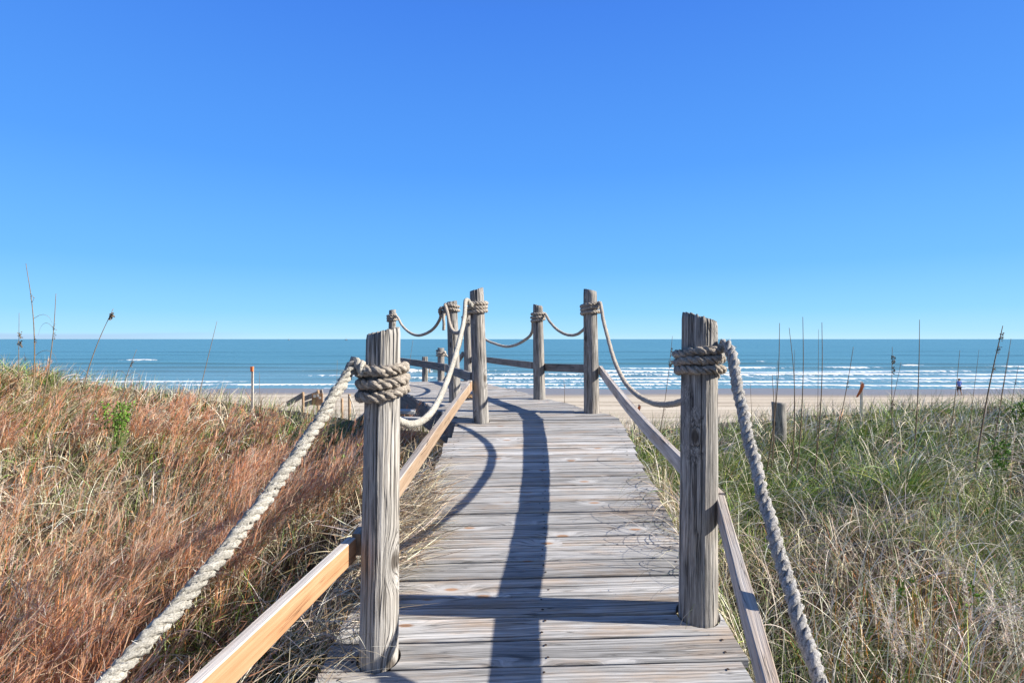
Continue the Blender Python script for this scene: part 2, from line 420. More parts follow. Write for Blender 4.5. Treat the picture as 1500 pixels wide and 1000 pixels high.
# sand and dune: one sheet
m, nt = new_mat('dune_sand')
pos = nd(nt, 'ShaderNodeTexCoord').outputs['Object']
veg = attr(nt, 'veg', 'Fac'); wet = attr(nt, 'wet', 'Fac')
tr = noise(nt, scaled(nt, pos, (0.012, 0.55, 0.1)), 1.0, 5, 0.65, 0.4)
tr2 = noise(nt, scaled(nt, pos, (0.05, 2.2, 0.3)), 1.0, 3, 0.6, 0.5)
fi = noise(nt, pos, 3.0, 6, 0.7)
g = mth(nt, 'ADD', mth(nt, 'MULTIPLY', tr, 0.5), mth(nt, 'ADD', mth(nt, 'MULTIPLY', tr2, 0.3), mth(nt, 'MULTIPLY', fi, 0.2)))
sand = ramp(nt, g, [(0.40, (0.27, 0.215, 0.155)), (0.46, (0.47, 0.395, 0.295)), (0.53, (0.57, 0.49, 0.38)), (0.62, (0.64, 0.565, 0.45))])
sand = mixc(nt, wet, sand, (0.25, 0.205, 0.16))
lit = ramp(nt, noise(nt, pos, 14.0, 5, 0.75), [(0.35, (0.025, 0.019, 0.012)), (0.6, (0.07, 0.05, 0.032)), (0.75, (0.16, 0.12, 0.075))])  # plant litter, its colour darkened to deepen the shade between blades
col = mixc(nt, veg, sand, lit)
b = surf(nt, col, 0.9, g, 0.2, 0.12, 0.8)
nt.links.new(nd(nt, 'ShaderNodeMapRange', {0: wet, 1: 0.0, 2: 1.0, 3: 0.92, 4: 0.35}).outputs[0], b.inputs['Roughness'])
M_SAND = m
gx = np.r_[-grow(11, 900, 40, 2.6)[::-1], np.arange(-10.8, 10.81, 0.12), grow(11, 900, 40, 2.6)]
gy = np.r_[-grow(2.6, 60, 14, 2)[::-1], np.arange(-2.5, 12.0, 0.12), np.arange(12, 80, 0.6), grow(80, 170, 10, 1.3)]
X, Y = np.meshgrid(gx, gy)
Z = ground_z(X, Y)
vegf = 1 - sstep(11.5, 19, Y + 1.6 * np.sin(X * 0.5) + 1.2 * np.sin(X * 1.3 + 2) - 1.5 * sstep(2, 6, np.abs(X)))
wetf = sstep(55, 62, Y + 1.2 * np.sin(X * 0.05) + 0.6 * np.sin(X * 0.17 + 1))
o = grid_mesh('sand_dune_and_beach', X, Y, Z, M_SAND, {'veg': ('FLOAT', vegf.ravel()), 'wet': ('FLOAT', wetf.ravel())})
tag(o, 'pale sand beach and low dune', None, None, 'structure')

# ------------------------------------------------------------------ sea
def wob1(x, seed, L):
    r = np.random.default_rng(seed); out = 0
    for k in range(5):
        out = out + np.sin(x / (L / (1 + 0.9 * k)) + r.random() * 6.28) / (1 + 0.7 * k)
    return out / 2.2

ratio = np.linspace(-1.7, 1.7, 620)
ys = np.r_[np.arange(60, 135, 0.32), np.arange(135, 330, 1.1), np.geomspace(330, 60000, 46)]
R_, YS = np.meshgrid(ratio, ys)
XS = R_ * YS
h = np.zeros_like(XS); foam = np.zeros_like(XS)
side = sstep(-25, 12, XS)                     # more broken water to the right
waves = [  # distance, height, white width, how much of it breaks on the left / right, seed
    (70.3, 0.05, 1.6, 0.45, 0.60, 1), (73.5, 0.14, 2.2, 0.62, 0.85, 2), (78.5, 0.22, 2.6, 0.62, 0.80, 3), (85, 0.30, 3.0, 0.45, 0.85, 4),
    (93, 0.42, 3.4, 0.38, 0.85, 5), (103, 0.55, 3.6, 0.25, 0.85, 6), (116, 0.60, 4.2, 0.02, 0.62, 7), (136, 0.55, 3, 0.0, 0.0, 8),
    (163, 0.55, 4.5, 0.0, 0.0, 9), (205, 0.55, 5, 0.0, 0.0, 10), (262, 0.5, 6, 0.0, 0.0, 12)]
for (d, a, wd, pl, pr, sd) in waves:
    yc = d + wob1(XS, sd, 38) * d * 0.026 + wob1(XS, sd + 50, 11) * d * 0.004
    amp = a * (0.55 + 0.45 * wob1(XS, sd + 20, 30))
    t = YS - yc
    prof = np.where(t < 0, np.exp(-(t / (wd * 0.55)) ** 2), np.exp(-(t / (wd * 1.8)) ** 2))
    h += amp * prof
    pres = np.clip((pl * (1 - side) + pr * side) * 1.9 - 0.62 + 0.75 * wob1(XS, sd + 90, 12), 0, 1)
    fm = np.where(t < 0, np.exp(-(t / (wd * 0.62)) ** 2), np.exp(-(t / (wd * 0.40)) ** 2))
    foam = np.maximum(foam, pres * fm)
for (x0, y0, ln, wd) in ((-104, 159, 5.0, 1.1), (85, 121, 2.5, 0.9), (66, 150, 2.2, 0.5), (-22, 102, 8, 1.2)):
    foam = np.maximum(foam, np.exp(-((XS - x0) / ln) ** 4) * np.exp(-((YS - y0) / wd) ** 2))
    h += 0.35 * np.exp(-((XS - x0) / (ln * 1.5)) ** 2) * np.exp(-((YS - y0 - 1) / (wd * 1.4)) ** 2)
surfz = np.exp(-((YS - 88) / 24) ** 2) * (0.30 * side + 0.05 * (1 - side)) * (0.7 + 0.6 * wob1(XS + YS * 3, 77, 9))
foam = np.clip(np.maximum(foam, surfz + 0.35 * foam), 0, 1)
h *= 1 - sstep(280, 500, YS)
h *= sstep(66, 76, YS)
m, nt = new_mat('sea_water')
pos = nd(nt, 'ShaderNodeTexCoord').outputs['Object']
fo = attr(nt, 'foam', 'Fac')
fn = noise(nt, scaled(nt, pos, (0.9, 0.22, 1.0)), 1.0, 6, 0.70, 1.2)
fn2 = noise(nt, scaled(nt, pos, (2.2, 0.9, 1.0)), 1.0, 4, 0.6)
ft = mth(nt, 'ADD', fo, mth(nt, 'MULTIPLY', mth(nt, 'SUBTRACT', mth(nt, 'ADD', mth(nt, 'MULTIPLY', fn, 0.7), mth(nt, 'MULTIPLY', fn2, 0.3)), 0.5), 3.4))
fmask = nd(nt, 'ShaderNodeMapRange', {0: ft, 1: 0.42, 2: 0.80, 3: 0.0, 4: 1.0}, interpolation_type='SMOOTHSTEP').outputs[0]
fmask = mth(nt, 'MULTIPLY', fmask, nd(nt, 'ShaderNodeMapRange', {0: fo, 1: 0.03, 2: 0.12, 3: 0.0, 4: 1.0}).outputs[0])
wv = noise(nt, scaled(nt, pos, (0.10, 0.42, 1.0)), 1.0, 5, 0.6, 0.3)
wl = noise(nt, scaled(nt, pos, (0.006, 0.045, 1.0)), 1.0, 4, 0.6, 0.2)
shal = attr(nt, 'shallow', 'Fac')
wc = mixc(nt, shal, (0.062, 0.180, 0.188), (0.150, 0.265, 0.280))
wc = mixc(nt, nd(nt, 'ShaderNodeMapRange', {0: wl, 1: 0.4, 2: 0.65, 3: 0.0, 4: 0.6}).outputs[0], wc, (0.095, 0.245, 0.262))
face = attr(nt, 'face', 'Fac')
wc = mixc(nt, face, wc, (0.075, 0.115, 0.09))  # wave fronts painted darker, standing in for their weaker sky reflection
col = mixc(nt, fmask, wc, (0.86, 0.88, 0.90))
b = surf(nt, col, 0.28, mth(nt, 'ADD', mth(nt, 'MULTIPLY', wv, 0.6), mth(nt, 'MULTIPLY', wl, 1.5)), 0.16, 0.5, 1.0)
nt.links.new(nd(nt, 'ShaderNodeMapRange', {0: fmask, 1: 0.0, 2: 1.0, 3: 0.26, 4: 0.9}).outputs[0], b.inputs['Roughness'])
M_SEA = m
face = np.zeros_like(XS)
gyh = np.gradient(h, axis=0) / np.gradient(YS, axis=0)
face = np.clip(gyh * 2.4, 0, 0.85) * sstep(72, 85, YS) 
shallow = 1 - sstep(80, 150, YS)
o = grid_mesh('sea', XS, YS, h + foam * 0.06, M_SEA, {'foam': ('FLOAT', foam.ravel()), 'face': ('FLOAT', face.ravel()), 'shallow': ('FLOAT', shallow.ravel())})
tag(o, 'blue green sea with white breakers', None, None, 'structure')

# ------------------------------------------------------------------ boardwalk
HOLES = []                                       # (x, y, radius) where posts pass through the deck
POSTS = {
    # name: (base x, base y, base z rel. eye, top x, top y, top z rel. eye, r base, r top, slope of the cut, material, detail)
    'NL': (-0.516, 2.20, -1.75, -0.498, 2.20, 0.028, 0.073, 0.064, -0.24, M_POSTL, 2),
    'NR': (0.807, 2.47, -1.75, 0.815, 2.47, 0.092, 0.081, 0.073, 0.32, M_POST, 2),
    'FL': (-0.290, 5.30, -1.40, -0.332, 5.34, 0.462, 0.075, 0.066, -0.30, M_POST, 1),
    'FR': (0.800, 5.72, -1.40, 0.788, 5.74, 0.490, 0.077, 0.068, 0.22, M_POST, 1),
    'MR': (0.335, 6.94, -1.40, 0.316, 6.96, 0.412, 0.073, 0.060, 0.22, M_POST, 1),
    'ML': (-0.66, 6.60, -1.40, -0.700, 6.62, 0.435, 0.070, 0.062, -0.15, M_POST, 1),
    'ER': (-0.76, 9.95, -1.60, -0.78, 9.97, 0.500, 0.080, 0.072, 0.12, M_POST, 0),
    'EL': (-2.04, 9.62, -1.60, -2.02, 9.62, 0.492, 0.068, 0.060, -0.10, M_POST, 0),
    'SR': (-1.56, 12.5, -2.60, -1.56, 12.5, -0.195, 0.078, 0.073, 0.02, M_POST, 0),
    'SL': (-2.02, 13.2, -2.80, -2.02, 13.2, -0.41, 0.072, 0.066, 0.0, M_POST, 0),
}
def post_at(k, z):                                # centre and radius of a post at height z (rel. eye)
    bx, by, bz, tx, ty, tz, rb, rt = POSTS[k][:8]
    zb = float(deck_z(by)) if by < 11 else bz
    f = (z - zb) / (tz - zb)
    return bx + (tx - bx) * f, by + (ty - by) * f, rb + (rt - rb) * f
for k in ('NL', 'NR', 'FL', 'FR', 'MR', 'ML', 'ER', 'EL'):
    HOLES.append((POSTS[k][0], POSTS[k][1], POSTS[k][6] + 0.012, k))

def plank(mb, a, b, width, th=0.038, upv=None):
    """deck plank with its top centre line a->b, cut round any post that stands in it"""
    a, b = np.array(a, float), np.array(b, float)
    L = np.linalg.norm(b - a); ax = (b - a) / L
    n2 = np.array([-ax[1], ax[0]])
    cuts = []
    for (hx, hy, hr, k) in HOLES:
        rel = np.array([hx - a[0], hy - a[1]])
        l = rel @ ax[:2]; w = rel @ n2
        if abs(w) < width / 2 + hr and -hr < l < L + hr: cuts.append((l, w, hr))
    rnd = random.random(); off = (random.random() * 50, random.random() * 50, random.random() * 50)
    cuts.sort(); start = None
    segs = []; pl, pf = 0.0, None
    for (l, w, r) in cuts:
        fe = (lambda ww, w=w, r=r: -math.sqrt(max(0, r * r - (ww - w) ** 2)))
        segs.append((pl, l, pf, fe)); pl = l; pf = (lambda ww, w=w, r=r: math.sqrt(max(0, r * r - (ww - w) ** 2)))
    segs.append((pl, L, pf, None))
    for (s0, s1, f0, f1) in segs:
        if s1 - s0 < 0.02: continue
        board(mb, a + ax * s0, a + ax * s1, width, th, cham=0.0035, seg=max(3, int((s1 - s0) / 0.09)), wob=0.0016, e0=f0, e1=f1, lc0=s0, rnd=rnd, nw=17 if len(cuts) else 5, off=off, upv=upv)
    return ax, L

nails = MB()
def nail(p):
    r = random.uniform(0.0045, 0.0065)
    p = np.array(p); k = 7
    V = [p + np.array([math.cos(6.283 * j / k) * r, math.sin(6.283 * j / k) * r * 1.2, 0.0]) for j in range(k)]
    nails.add(V, [tuple(range(k))])

walk = empty('boardwalk', (0.1, 2.0, H + float(deck_z(2.0))), 'weathered grey plank boardwalk climbing over the dune and turning left towards the sea', 'boardwalk')
dk = MB()
y = -1.6
TILT = math.tan(math.radians(2.3))
while y + 0.135 < 5.385:
    wd = random.choice([0.140, 0.138, 0.139, 0.141, 0.137]) if random.random() > 0.08 else 0.09
    gap = random.uniform(0.006, 0.013)
    yc = y + wd / 2
    tl = TILT + random.gauss(0, 0.0022)
    ln, rn = random.uniform(-0.015, 0.02), random.uniform(-0.02, 0.02)
    yl, yr = yc - tl * 0.8, yc + tl * 0.8
    a = np.array([ramp_edge(yl, False) - ln, yl, H + float(-(1.5615 - 0.15 * yl)) + random.uniform(-0.0025, 0.0025)])
    b = np.array([ramp_edge(yr, True) + rn, yr, H + float(-(1.5615 - 0.15 * yr)) + random.uniform(-0.0025, 0.0025)])
    if yr < 5.47:
        ax, L = plank(dk, a, b, wd, upv=(0, -0.148 + random.gauss(0, 0.008), 0.989))
        for f in (0.06, 0.525, 0.955):
            for wv_ in (-0.035, 0.035):
                if random.random() < 0.88:
                    q = a + ax * (L * f + random.gauss(0, 0.007)); nail((q[0], q[1] + wv_ + random.gauss(0, 0.006), q[2] + wv_ * 0.15 + 0.0035))
    y_end = y + wd
    y += wd + gap
# wedge planks round the turn, then the level landing
zc = H - 0.73
def prism(mb, poly, th, rnd):
    n = len(poly); off = np.array([random.random() * 50, random.random() * 50, 0]); P = [np.array(p, float) for p in poly]
    d = unit(P[1] - P[0]); e = np.array([-d[1], d[0], 0])
    V = P + [p - np.array([0, 0, th]) for p in P]
    mb.add(V, [tuple(range(n)), tuple(range(2 * n - 1, n - 1, -1))] + [(j, n + j, n + (j + 1) % n, (j + 1) % n) for j in range(n)], [off + np.array([(p - P[0]) @ d, (p - P[0]) @ e, p[2]]) for p in V], rnd)
RR_ = [(1.012, y_end + 0.040), (0.972, 5.580), (0.905, 5.725), (0.835, 5.862)]
YL_ = np.linspace(y_end - 0.026, 5.362, 4)
for i in range(3):
    z0, z1 = H - 0.757 + 0.007 * i, H - 0.749 + 0.006 * i
    yl0, yl1 = min(YL_[i], 5.361), min(YL_[i + 1], 5.362) - 0.001
    prism(dk, [(-0.575, yl0, z0), (RR_[i][0], RR_[i][1] + 0.005, z1), (RR_[i + 1][0], RR_[i + 1][1] - 0.003, z1 + 0.003), (-0.575, yl1 + 0.002, z0 + 0.001)], 0.036, random.random())
s_ = 0.28
while s_ < 4.75:
    wd = random.choice([0.139, 0.138, 0.140]); an = math.radians(19.6) + random.gauss(0, 0.004)
    c = LC0 + LD * (s_ + wd / 2)
    lz, rz = random.uniform(-0.02, 0.02), random.uniform(-0.03, 0.03)
    d = np.array([math.cos(an), math.sin(an)])
    s = c - d * lz; e = c + d * (1.5 + rz)
    ax, L = plank(dk, (s[0], s[1], zc + random.uniform(-0.002, 0.002)), (e[0], e[1], zc + random.uniform(-0.002, 0.002)), wd)
    for f in (0.06, 0.5, 0.95):
        q = s + d * 1.5 * f; nail((q[0], q[1], zc + 0.0035)); nail((q[0], q[1] + 0.06, zc + 0.0035))
    s_ += wd + random.uniform(0.004, 0.009)
dk.add(nails.v, nails.f, None, 0.5, 1)
dk.build('deck_boards', [M_DECK, M_NAIL], walk)
# edge boards and joists under the decks
fb = MB()
def edge(p, q, dz, hgt, th=0.038):
    p, q = np.array(p), np.array(q)
    board(fb, (p[0], p[1], p[2] - dz), (q[0], q[1], q[2] - dz), th, hgt, seg=14, wob=0.002)
for r, o_ in ((False, 0.06), (True, -0.06)):
    p = (ramp_edge(-1.5, r) + o_, -1.5, H + float(deck_z(-1.5))); q = (ramp_edge(5.2, r) + o_, 5.2, H - (1.5615 - 0.15 * 5.2))
    edge(p, q, 0.041, 0.18)
l0 = LC0 + LD * 0.05 + LN * 0.02; l1 = LC0 + LD * 4.7 + LN * 0.02
edge((l0[0], l0[1], zc), (l1[0], l1[1], zc), 0.041, 0.235)
l0 = LC0 + LD * 0.4 + LN * 1.47; l1 = LC0 + LD * 4.7 + LN * 1.47
edge((l0[0], l0[1], zc), (l1[0], l1[1], zc), 0.041, 0.235)
l0 = LC0 + LD * 4.72 + LN * 0.03; l1 = LC0 + LD * 4.72 + LN * 1.46
edge((l0[0], l0[1], zc), (l1[0], l1[1], zc), 0.041, 0.20)
fb.build('edge_boards', M_RAILD, walk)
# steps that drop from the landing towards the beach
st = MB()
e0 = LC0 + LD * 4.75 + LN * 0.75; e1 = np.array([-7.6, 24.0])
dd = unit(e1 - e0); nn2 = np.array([dd[1], -dd[0]]); LL = np.linalg.norm(e1 - e0)
s_ = 0.12
while s_ < LL:
    f = s_ / LL
    c = e0 + dd * s_; z = H - 0.80 - 2.85 * (1 - (1 - f) ** 1.6) 
    z = max(z, float(ground_z(c[0], c[1])) + 0.12)
    p, q = c - nn2 * 0.72, c + nn2 * 0.72
    board(st, (p[0], p[1], z), (q[0], q[1], z), 0.14, 0.038, seg=3, wob=0.001)
    s_ += 0.148
st.build('step_boards', M_DECK, walk)

# ------------------------------------------------------------------ posts
def make_post(k, label, group='round posts along the boardwalk', name='wooden_post'):
    bx, by, bz, tx, ty, tz, rb, rt, slope, mat, det = POSTS[k]
    zb = float(deck_z(by)) if by < 11 else bz
    nth, nz = ((150, 90), (64, 44), (32, 24))[2 - det] if det != 1 else (64, 44)
    if det == 0: nth, nz = 32, 24
    if det == 2: nth, nz = 150, 90
    r = random.Random(hash(k) % 1000 + 5) if False else random.Random({'NL': 3, 'NR': 8, 'FL': 21, 'FR': 33, 'MR': 41, 'ML': 52, 'ER': 60, 'EL': 71, 'SR': 80, 'SL': 92}.get(k, 99))
    cracks = [(r.random() * 6.283, r.uniform(0.15, 0.9), r.uniform(0.25, 0.9), r.uniform(0.004, 0.011), r.uniform(-0.25, 0.25)) for _ in range(7 if det else 3)]
    cracks += [(r.random() * 6.283, 1.0, r.uniform(0.1, 0.35), r.uniform(0.005, 0.012), r.uniform(-0.1, 0.1)) for _ in range(9 if det else 3)]   # splits running down from the sawn top
    if k == 'NL': cracks += [(-1.62, 0.62, 0.75, 0.016, 0.03), (-0.75, 0.95, 0.30, 0.014, 0.0), (-2.3, 0.95, 0.22, 0.012, 0.0)]
    if k == 'NR': cracks += [(-1.75, 0.5, 0.45, 0.010, 0.05), (-1.3, 0.95, 0.25, 0.012, 0.0)]
    ph = [r.random() * 6.28 for _ in range(12)]
    V, LCs, EX = [], [], []
    for i in range(nz + 1):
        f = i / nz
        zz = bz + (tz - bz) * f
        g = (zz - zb) / (tz - zb)
        cx, cy = bx + (tx - bx) * g, by + (ty - by) * g
        rr = rb + (rt - rb) * g
        for j in range(nth):
            a = 6.283185 * j / nth
            rad = rr * (1 + 0.018 * math.sin(2 * a + ph[0] + 1.5 * g) + 0.012 * math.sin(3 * a + ph[1] - 2 * g) + 0.008 * math.sin(5 * g * 3 + ph[2] + a))
            if det:
                rad += 0.0006 * math.sin(23 * a + ph[3] + 1.2 * math.sin(g * 4 + ph[4])) + 0.0004 * math.sin(41 * a + ph[5] + math.sin(g * 7))
            dep = 0.0
            for (ca, cg, cl, cd, cw) in cracks:
                dz_ = abs(g - cg) / cl
                if dz_ < 1:
                    da = (a - ca - cw * (g - cg) - 0.03 * math.sin(g * 9 + ca) + 3.14159) % 6.283185 - 3.14159
                    wdt = (0.035 if det == 2 else 0.06 if det == 1 else 0.12) * (1 - dz_ * 0.6)
                    if abs(da) < wdt: dep = max(dep, cd * (1 - abs(da) / wdt) * (1 - dz_ ** 2))
            zt = zz
            if i >= nz - 5:
                tt = (i - (nz - 5)) / 5
                jag = 0.0035 * math.sin(17 * a + ph[6]) + 0.002 * math.sin(31 * a + ph[7]) - dep * 0.5
                zt = zz + tt * (-slope * math.cos(a) * rr + jag)
                if tt == 1: rad -= 0.0025
            rad -= dep
            V.append((cx + rad * math.cos(a), cy + rad * math.sin(a), H + zt))
            LCs.append((zz + ph[8], math.cos(a) * rr + ph[9], math.sin(a) * rr)); EX.append(min(1, dep / 0.006))
    Fc = [(i * nth + j, i * nth + (j + 1) % nth, (i + 1) * nth + (j + 1) % nth, (i + 1) * nth + j) for i in range(nz) for j in range(nth)]
    base = nz * nth; rings = [base]
    for q in (0.66, 0.33):
        st_ = len(V)
        for j in range(nth):
            x, y_, z = V[base + j]; cx, cy = tx, ty
            V.append((cx + (x - cx) * q, cy + (y_ - cy) * q, H + tz + (z - H - tz) * q + 0.002 * math.sin(j * 1.7))); LCs.append((tz * 9 + math.hypot(x - cx, y_ - cy) * q * 8, q * 30, 0.0)); EX.append(EX[base + j] * 0.6)
        rings.append(st_)
    for ra, rb_ in ((rings[0], rings[1]), (rings[1], rings[2])):
        Fc += [(ra + j, ra + (j + 1) % nth, rb_ + (j + 1) % nth, rb_ + j) for j in range(nth)]
    V.append((tx, ty, H + tz)); LCs.append((tz * 9, 0, 0)); EX.append(0)
    Fc += [(rings[2] + j, rings[2] + (j + 1) % nth, len(V) - 1) for j in range(nth)]
    mb = MB(); mb.add(V, Fc, LCs, r.random(), 0, EX)
    o = mb.build(name, mat, None, (bx, by, H + zb), smooth=True)
    tag(o, label, 'post', group)
    return o

make_post('NL', 'pale cracked round post with slanted top, nearest on the left of the boardwalk')
make_post('NR', 'thick grey round post with a knot, nearest on the right of the boardwalk')
make_post('FL', 'grey post at the inner corner where the boardwalk turns left')
make_post('FR', 'grey post at the outer corner of the turn, right end of the ramp')
make_post('MR', 'slim grey post on the seaward edge beyond the outer corner post')
make_post('ML', 'grey post with rope knot and tail, just left of the inner corner post')
make_post('ER', 'grey post at the far end of the landing, half hidden behind the inner corner post')
make_post('EL', 'far left end post of the landing, its top showing above the pale near post')
make_post('SR', 'short roped post top showing beyond the landing where the steps go down')
make_post('SL', 'lowest post top beyond the landing, with rounded end, left of its roped neighbour')

# ------------------------------------------------------------------ rails
def rail(p0, p1, mat, label, hgt=0.089, th=0.038, mats=None, sag=0.0):
    p0 = np.array(p0, float); p1 = np.array(p1, float)
    p0[2] += H; p1[2] += H
    mb = MB(); c = (p0 + p1) / 2
    board(mb, p0, p1, th, hgt, seg=40, wob=0.0015, cham=0.0035)
    if sag: mb.v = [(x, y, z - sag * 4 * max(0, (y - p0[1]) / (p1[1] - p0[1]) * (p1[1] - y) / (p1[1] - p0[1]))) for x, y, z in mb.v]
    if mats:                    # sun-bleached grey top face
        me_faces = mb.f
        for i, f in enumerate(me_faces):
            vs = [np.array(mb.v[k]) for k in f[:3]]
            n = np.cross(vs[1] - vs[0], vs[2] - vs[0]); n /= np.linalg.norm(n) + 1e-12
            if abs(n[2]) > 0.7: mb.mi[i] = 1
    o = mb.build('side_rail', mats or mat, None, p0)
    return tag(o, label, 'rail', 'low side rails of the boardwalk')
rail((-0.622, 2.20, -0.765), (-0.842, 0.70, -0.835), M_RAILO, 'bright orange pine rail running from the pale near post to the lower left corner', mats=[M_RAILO, M_RAILG])
rail((-0.385, 5.27, -0.375), (-0.606, 2.21, -0.755), M_RAILT, 'tan pine rail with bleached grey top between pale near post and inner corner post', mats=[M_RAILT, M_RAILG])
rail((0.900, 2.46, -0.672), (0.513, 0.70, -1.113), M_RAILG, 'grey knotted rail running down from the thick near post at lower right')
rail((0.893, 5.73, -0.270), (0.906, 2.47, -0.668), M_RAILG, 'long sagging grey rail between outer corner post and thick near post on the right', sag=0.04)
rail((0.872, 5.80, -0.262), (0.405, 6.97, -0.300), M_RAILD, 'short dark rail from the outer corner post to the slim seaward post')
rail((0.392, 7.02, -0.297), (-0.70, 10.0, -0.290), M_RAILD, 'dark rail on the seaward side behind the inner corner post')
rail((-0.375, 5.33, -0.315), (-0.765, 6.66, -0.300), M_RAILD, 'short dark rail joining inner corner post and knotted post on the left')
rail((-0.775, 6.69, -0.292), (-2.075, 9.62, -0.290), M_RAILD, 'long dark rail along the left of the landing, running behind the pale near post')
rail((-0.86, 9.93, -0.22), (-1.66, 12.5, -1.12), M_RAILD, 'dark stair rail sloping down from the landing end towards the beach')

# ------------------------------------------------------------------ ropes
RP = 0.0245
def rope(label, pts, wrap=None, R=RP, mat=M_ROPE, fray=0, rough=0.06, wrap_mat=None, tail=None, k=8, per=13):
    P = [np.array([p[0], p[1], p[2] + H]) for p in pts]
    r = empty('rope', P[0], label, 'rope', 'ropes hung between the posts')
    mb = MB(); laid_rope(mb, P, R, fray=fray, rough=rough, k=k, per=per)
    mb.build('hanging_span', mat, r, smooth=True)
    if wrap:
        key, zc_, turns, RR, a0, tl = wrap
        x, y_, rad = post_at(key, zc_)
        mb = MB()
        laid_rope(mb, wrap_pts(x, y_, rad + RR * 0.90, H + zc_ - RR * 2.05 * (turns - 1) / 2, turns, RR * 2.08, a0, tl), RR, rough=rough, k=k, fray=fray // 3, per=per)
        mb.build('post_wrap', wrap_mat or mat, r, smooth=True)
    if tail:
        mb = MB(); laid_rope(mb, [np.array([p[0], p[1], p[2] + H]) for p in tail], R * 0.9, rough=rough, k=6)
        mb.build('rope_tail', mat, r, smooth=True)
    return r
def arc(yl, zm, a, y0, y1, x0, x1, n=14):
    return [(x0 + (x1 - x0) * t, y0 + (y1 - y0) * t, zm + a * (y0 + (y1 - y0) * t - yl) ** 2) for t in np.linspace(0, 1, n)]
rope('thick frayed white rope sweeping from the pale near post to the lower left corner',
     [(-0.545, 2.11, -0.13), (-0.585, 2.14, -0.085)] + arc(0.5, -0.90, 0.2977, 2.12, -0.6, -0.605, -1.435), ('NL', -0.180, 2.95, 0.0205, 2.6, (0.05, 0.0)), 0.0205, M_ROPEP, 2200, 0.20, M_ROPE, k=10)
rope('thick frayed grey rope dropping steeply from the thick near post on the right',
     [(0.86, 2.40, -0.10), (0.893, 2.42, -0.035)] + arc(0.5, -1.449, 0.396, 2.40, -0.6, 0.905, 0.76), ('NR', -0.118, 2.95, 0.0188, 0.9, (-0.03, 0.0)), 0.0225, M_ROPEG, 2200, 0.20, M_ROPE, k=10)
rope('grey rope looping low from the outer corner post to the thick near post',
     [(0.845, 5.66, 0.30), (0.872, 5.67, 0.365), (0.876, 5.45, 0.18), (0.877, 5.2, 0.01), (0.878, 4.86, -0.19), (0.88, 4.45, -0.33), (0.88, 4.05, -0.387), (0.88, 3.69, -0.40), (0.88, 3.39, -0.388), (0.885, 2.95, -0.32), (0.90, 2.50, -0.16)],
     ('FR', 0.285, 3.1, 0.0190, 1.2, (0, 0)), 0.0180, M_ROPE, 250)
rope('pale rope looping low from the inner corner post down behind the pale near post',
     [(-0.36, 5.22, 0.30), (-0.413, 5.22, 0.36), (-0.418, 5.0, 0.19), (-0.43, 4.6, -0.03), (-0.45, 3.98, -0.28), (-0.475, 3.44, -0.425), (-0.50, 3.05, -0.447), (-0.525, 2.80, -0.415), (-0.56, 2.45, -0.30), (-0.585, 2.22, -0.2)],
     ('FL', 0.280, 3.1, 0.0190, 2.0, (-0.08, 0)), 0.0198, M_ROPEP, 300, 0.06, M_ROPE)
rope('thin grey rope between the outer corner post and the slim seaward post',
     [(0.375, 6.93, 0.285), (0.395, 6.92, 0.31), (0.45, 6.79, 0.21), (0.53, 6.58, 0.105), (0.63, 6.33, 0.045), (0.72, 6.08, 0.065), (0.80, 5.86, 0.19), (0.82, 5.80, 0.30)],
     ('MR', 0.250, 3.1, 0.0178, 0.9, (0, 0)), 0.0165, M_ROPE)
rope('thin grey rope drooping on the seaward side behind the inner corner post',
     [(0.255, 7.00, 0.24), (0.25, 7.1, 0.09), (0.14, 7.5, -0.03), (-0.06, 8.2, -0.108), (-0.25, 8.75, -0.075), (-0.45, 9.25, 0.01), (-0.69, 9.9, 0.28)],
     ('ER', 0.30, 2.6, 0.0210, 0.4, (0, 0)), 0.0190, M_ROPE)
rope('short drooping rope between the inner corner post and the knotted post beside it',
     [(-0.745, 6.53, 0.31), (-0.765, 6.50, 0.385), (-0.735, 6.42, 0.32), (-0.67, 6.2, 0.14), (-0.60, 5.98, 0.068), (-0.52, 5.75, 0.08), (-0.45, 5.50, 0.19), (-0.40, 5.36, 0.31)],
     ('ML', 0.345, 1.6, 0.0185, 2.6, (-0.25, 0)), 0.0200, M_ROPE, tail=[(-0.775, 6.54, 0.34), (-0.785, 6.52, 0.26), (-0.778, 6.50, 0.17), (-0.782, 6.50, 0.10)])
rope('dark rope swagged along the left of the landing towards the far left end post',
     [(-0.79, 6.58, 0.29), (-0.815, 6.60, 0.325), (-0.85, 6.75, 0.25), (-0.98, 7.1, 0.13), (-1.25, 7.75, 0.052), (-1.50, 8.4, 0.09), (-1.75, 9.05, 0.22), (-1.94, 9.54, 0.385), (-1.98, 9.55, 0.40)],
     ('EL', 0.33, 2.8, 0.0205, 1.0, (0, 0.0)), 0.0190, M_ROPE)
rope('far rope dipping down the steps beyond the landing',
     [(-0.84, 9.98, 0.28), (-0.90, 10.3, 0.05), (-1.05, 11.0, -0.26), (-1.25, 11.75, -0.40), (-1.38, 12.15, -0.37), (-1.475, 12.43, -0.28)],
     ('SR', -0.34, 2.6, 0.022, 0.0, (0, 0)), 0.0190, M_ROPE)
rope('short hanging rope end at the lowest far post beyond the landing',
     [(-1.955, 13.15, -0.56), (-1.925, 13.12, -0.58), (-1.905, 13.12, -0.68), (-1.90, 13.12, -0.78)], ('SL', -0.60, 1.6, 0.020, 0.5, (0, 0)), 0.018, M_ROPE)
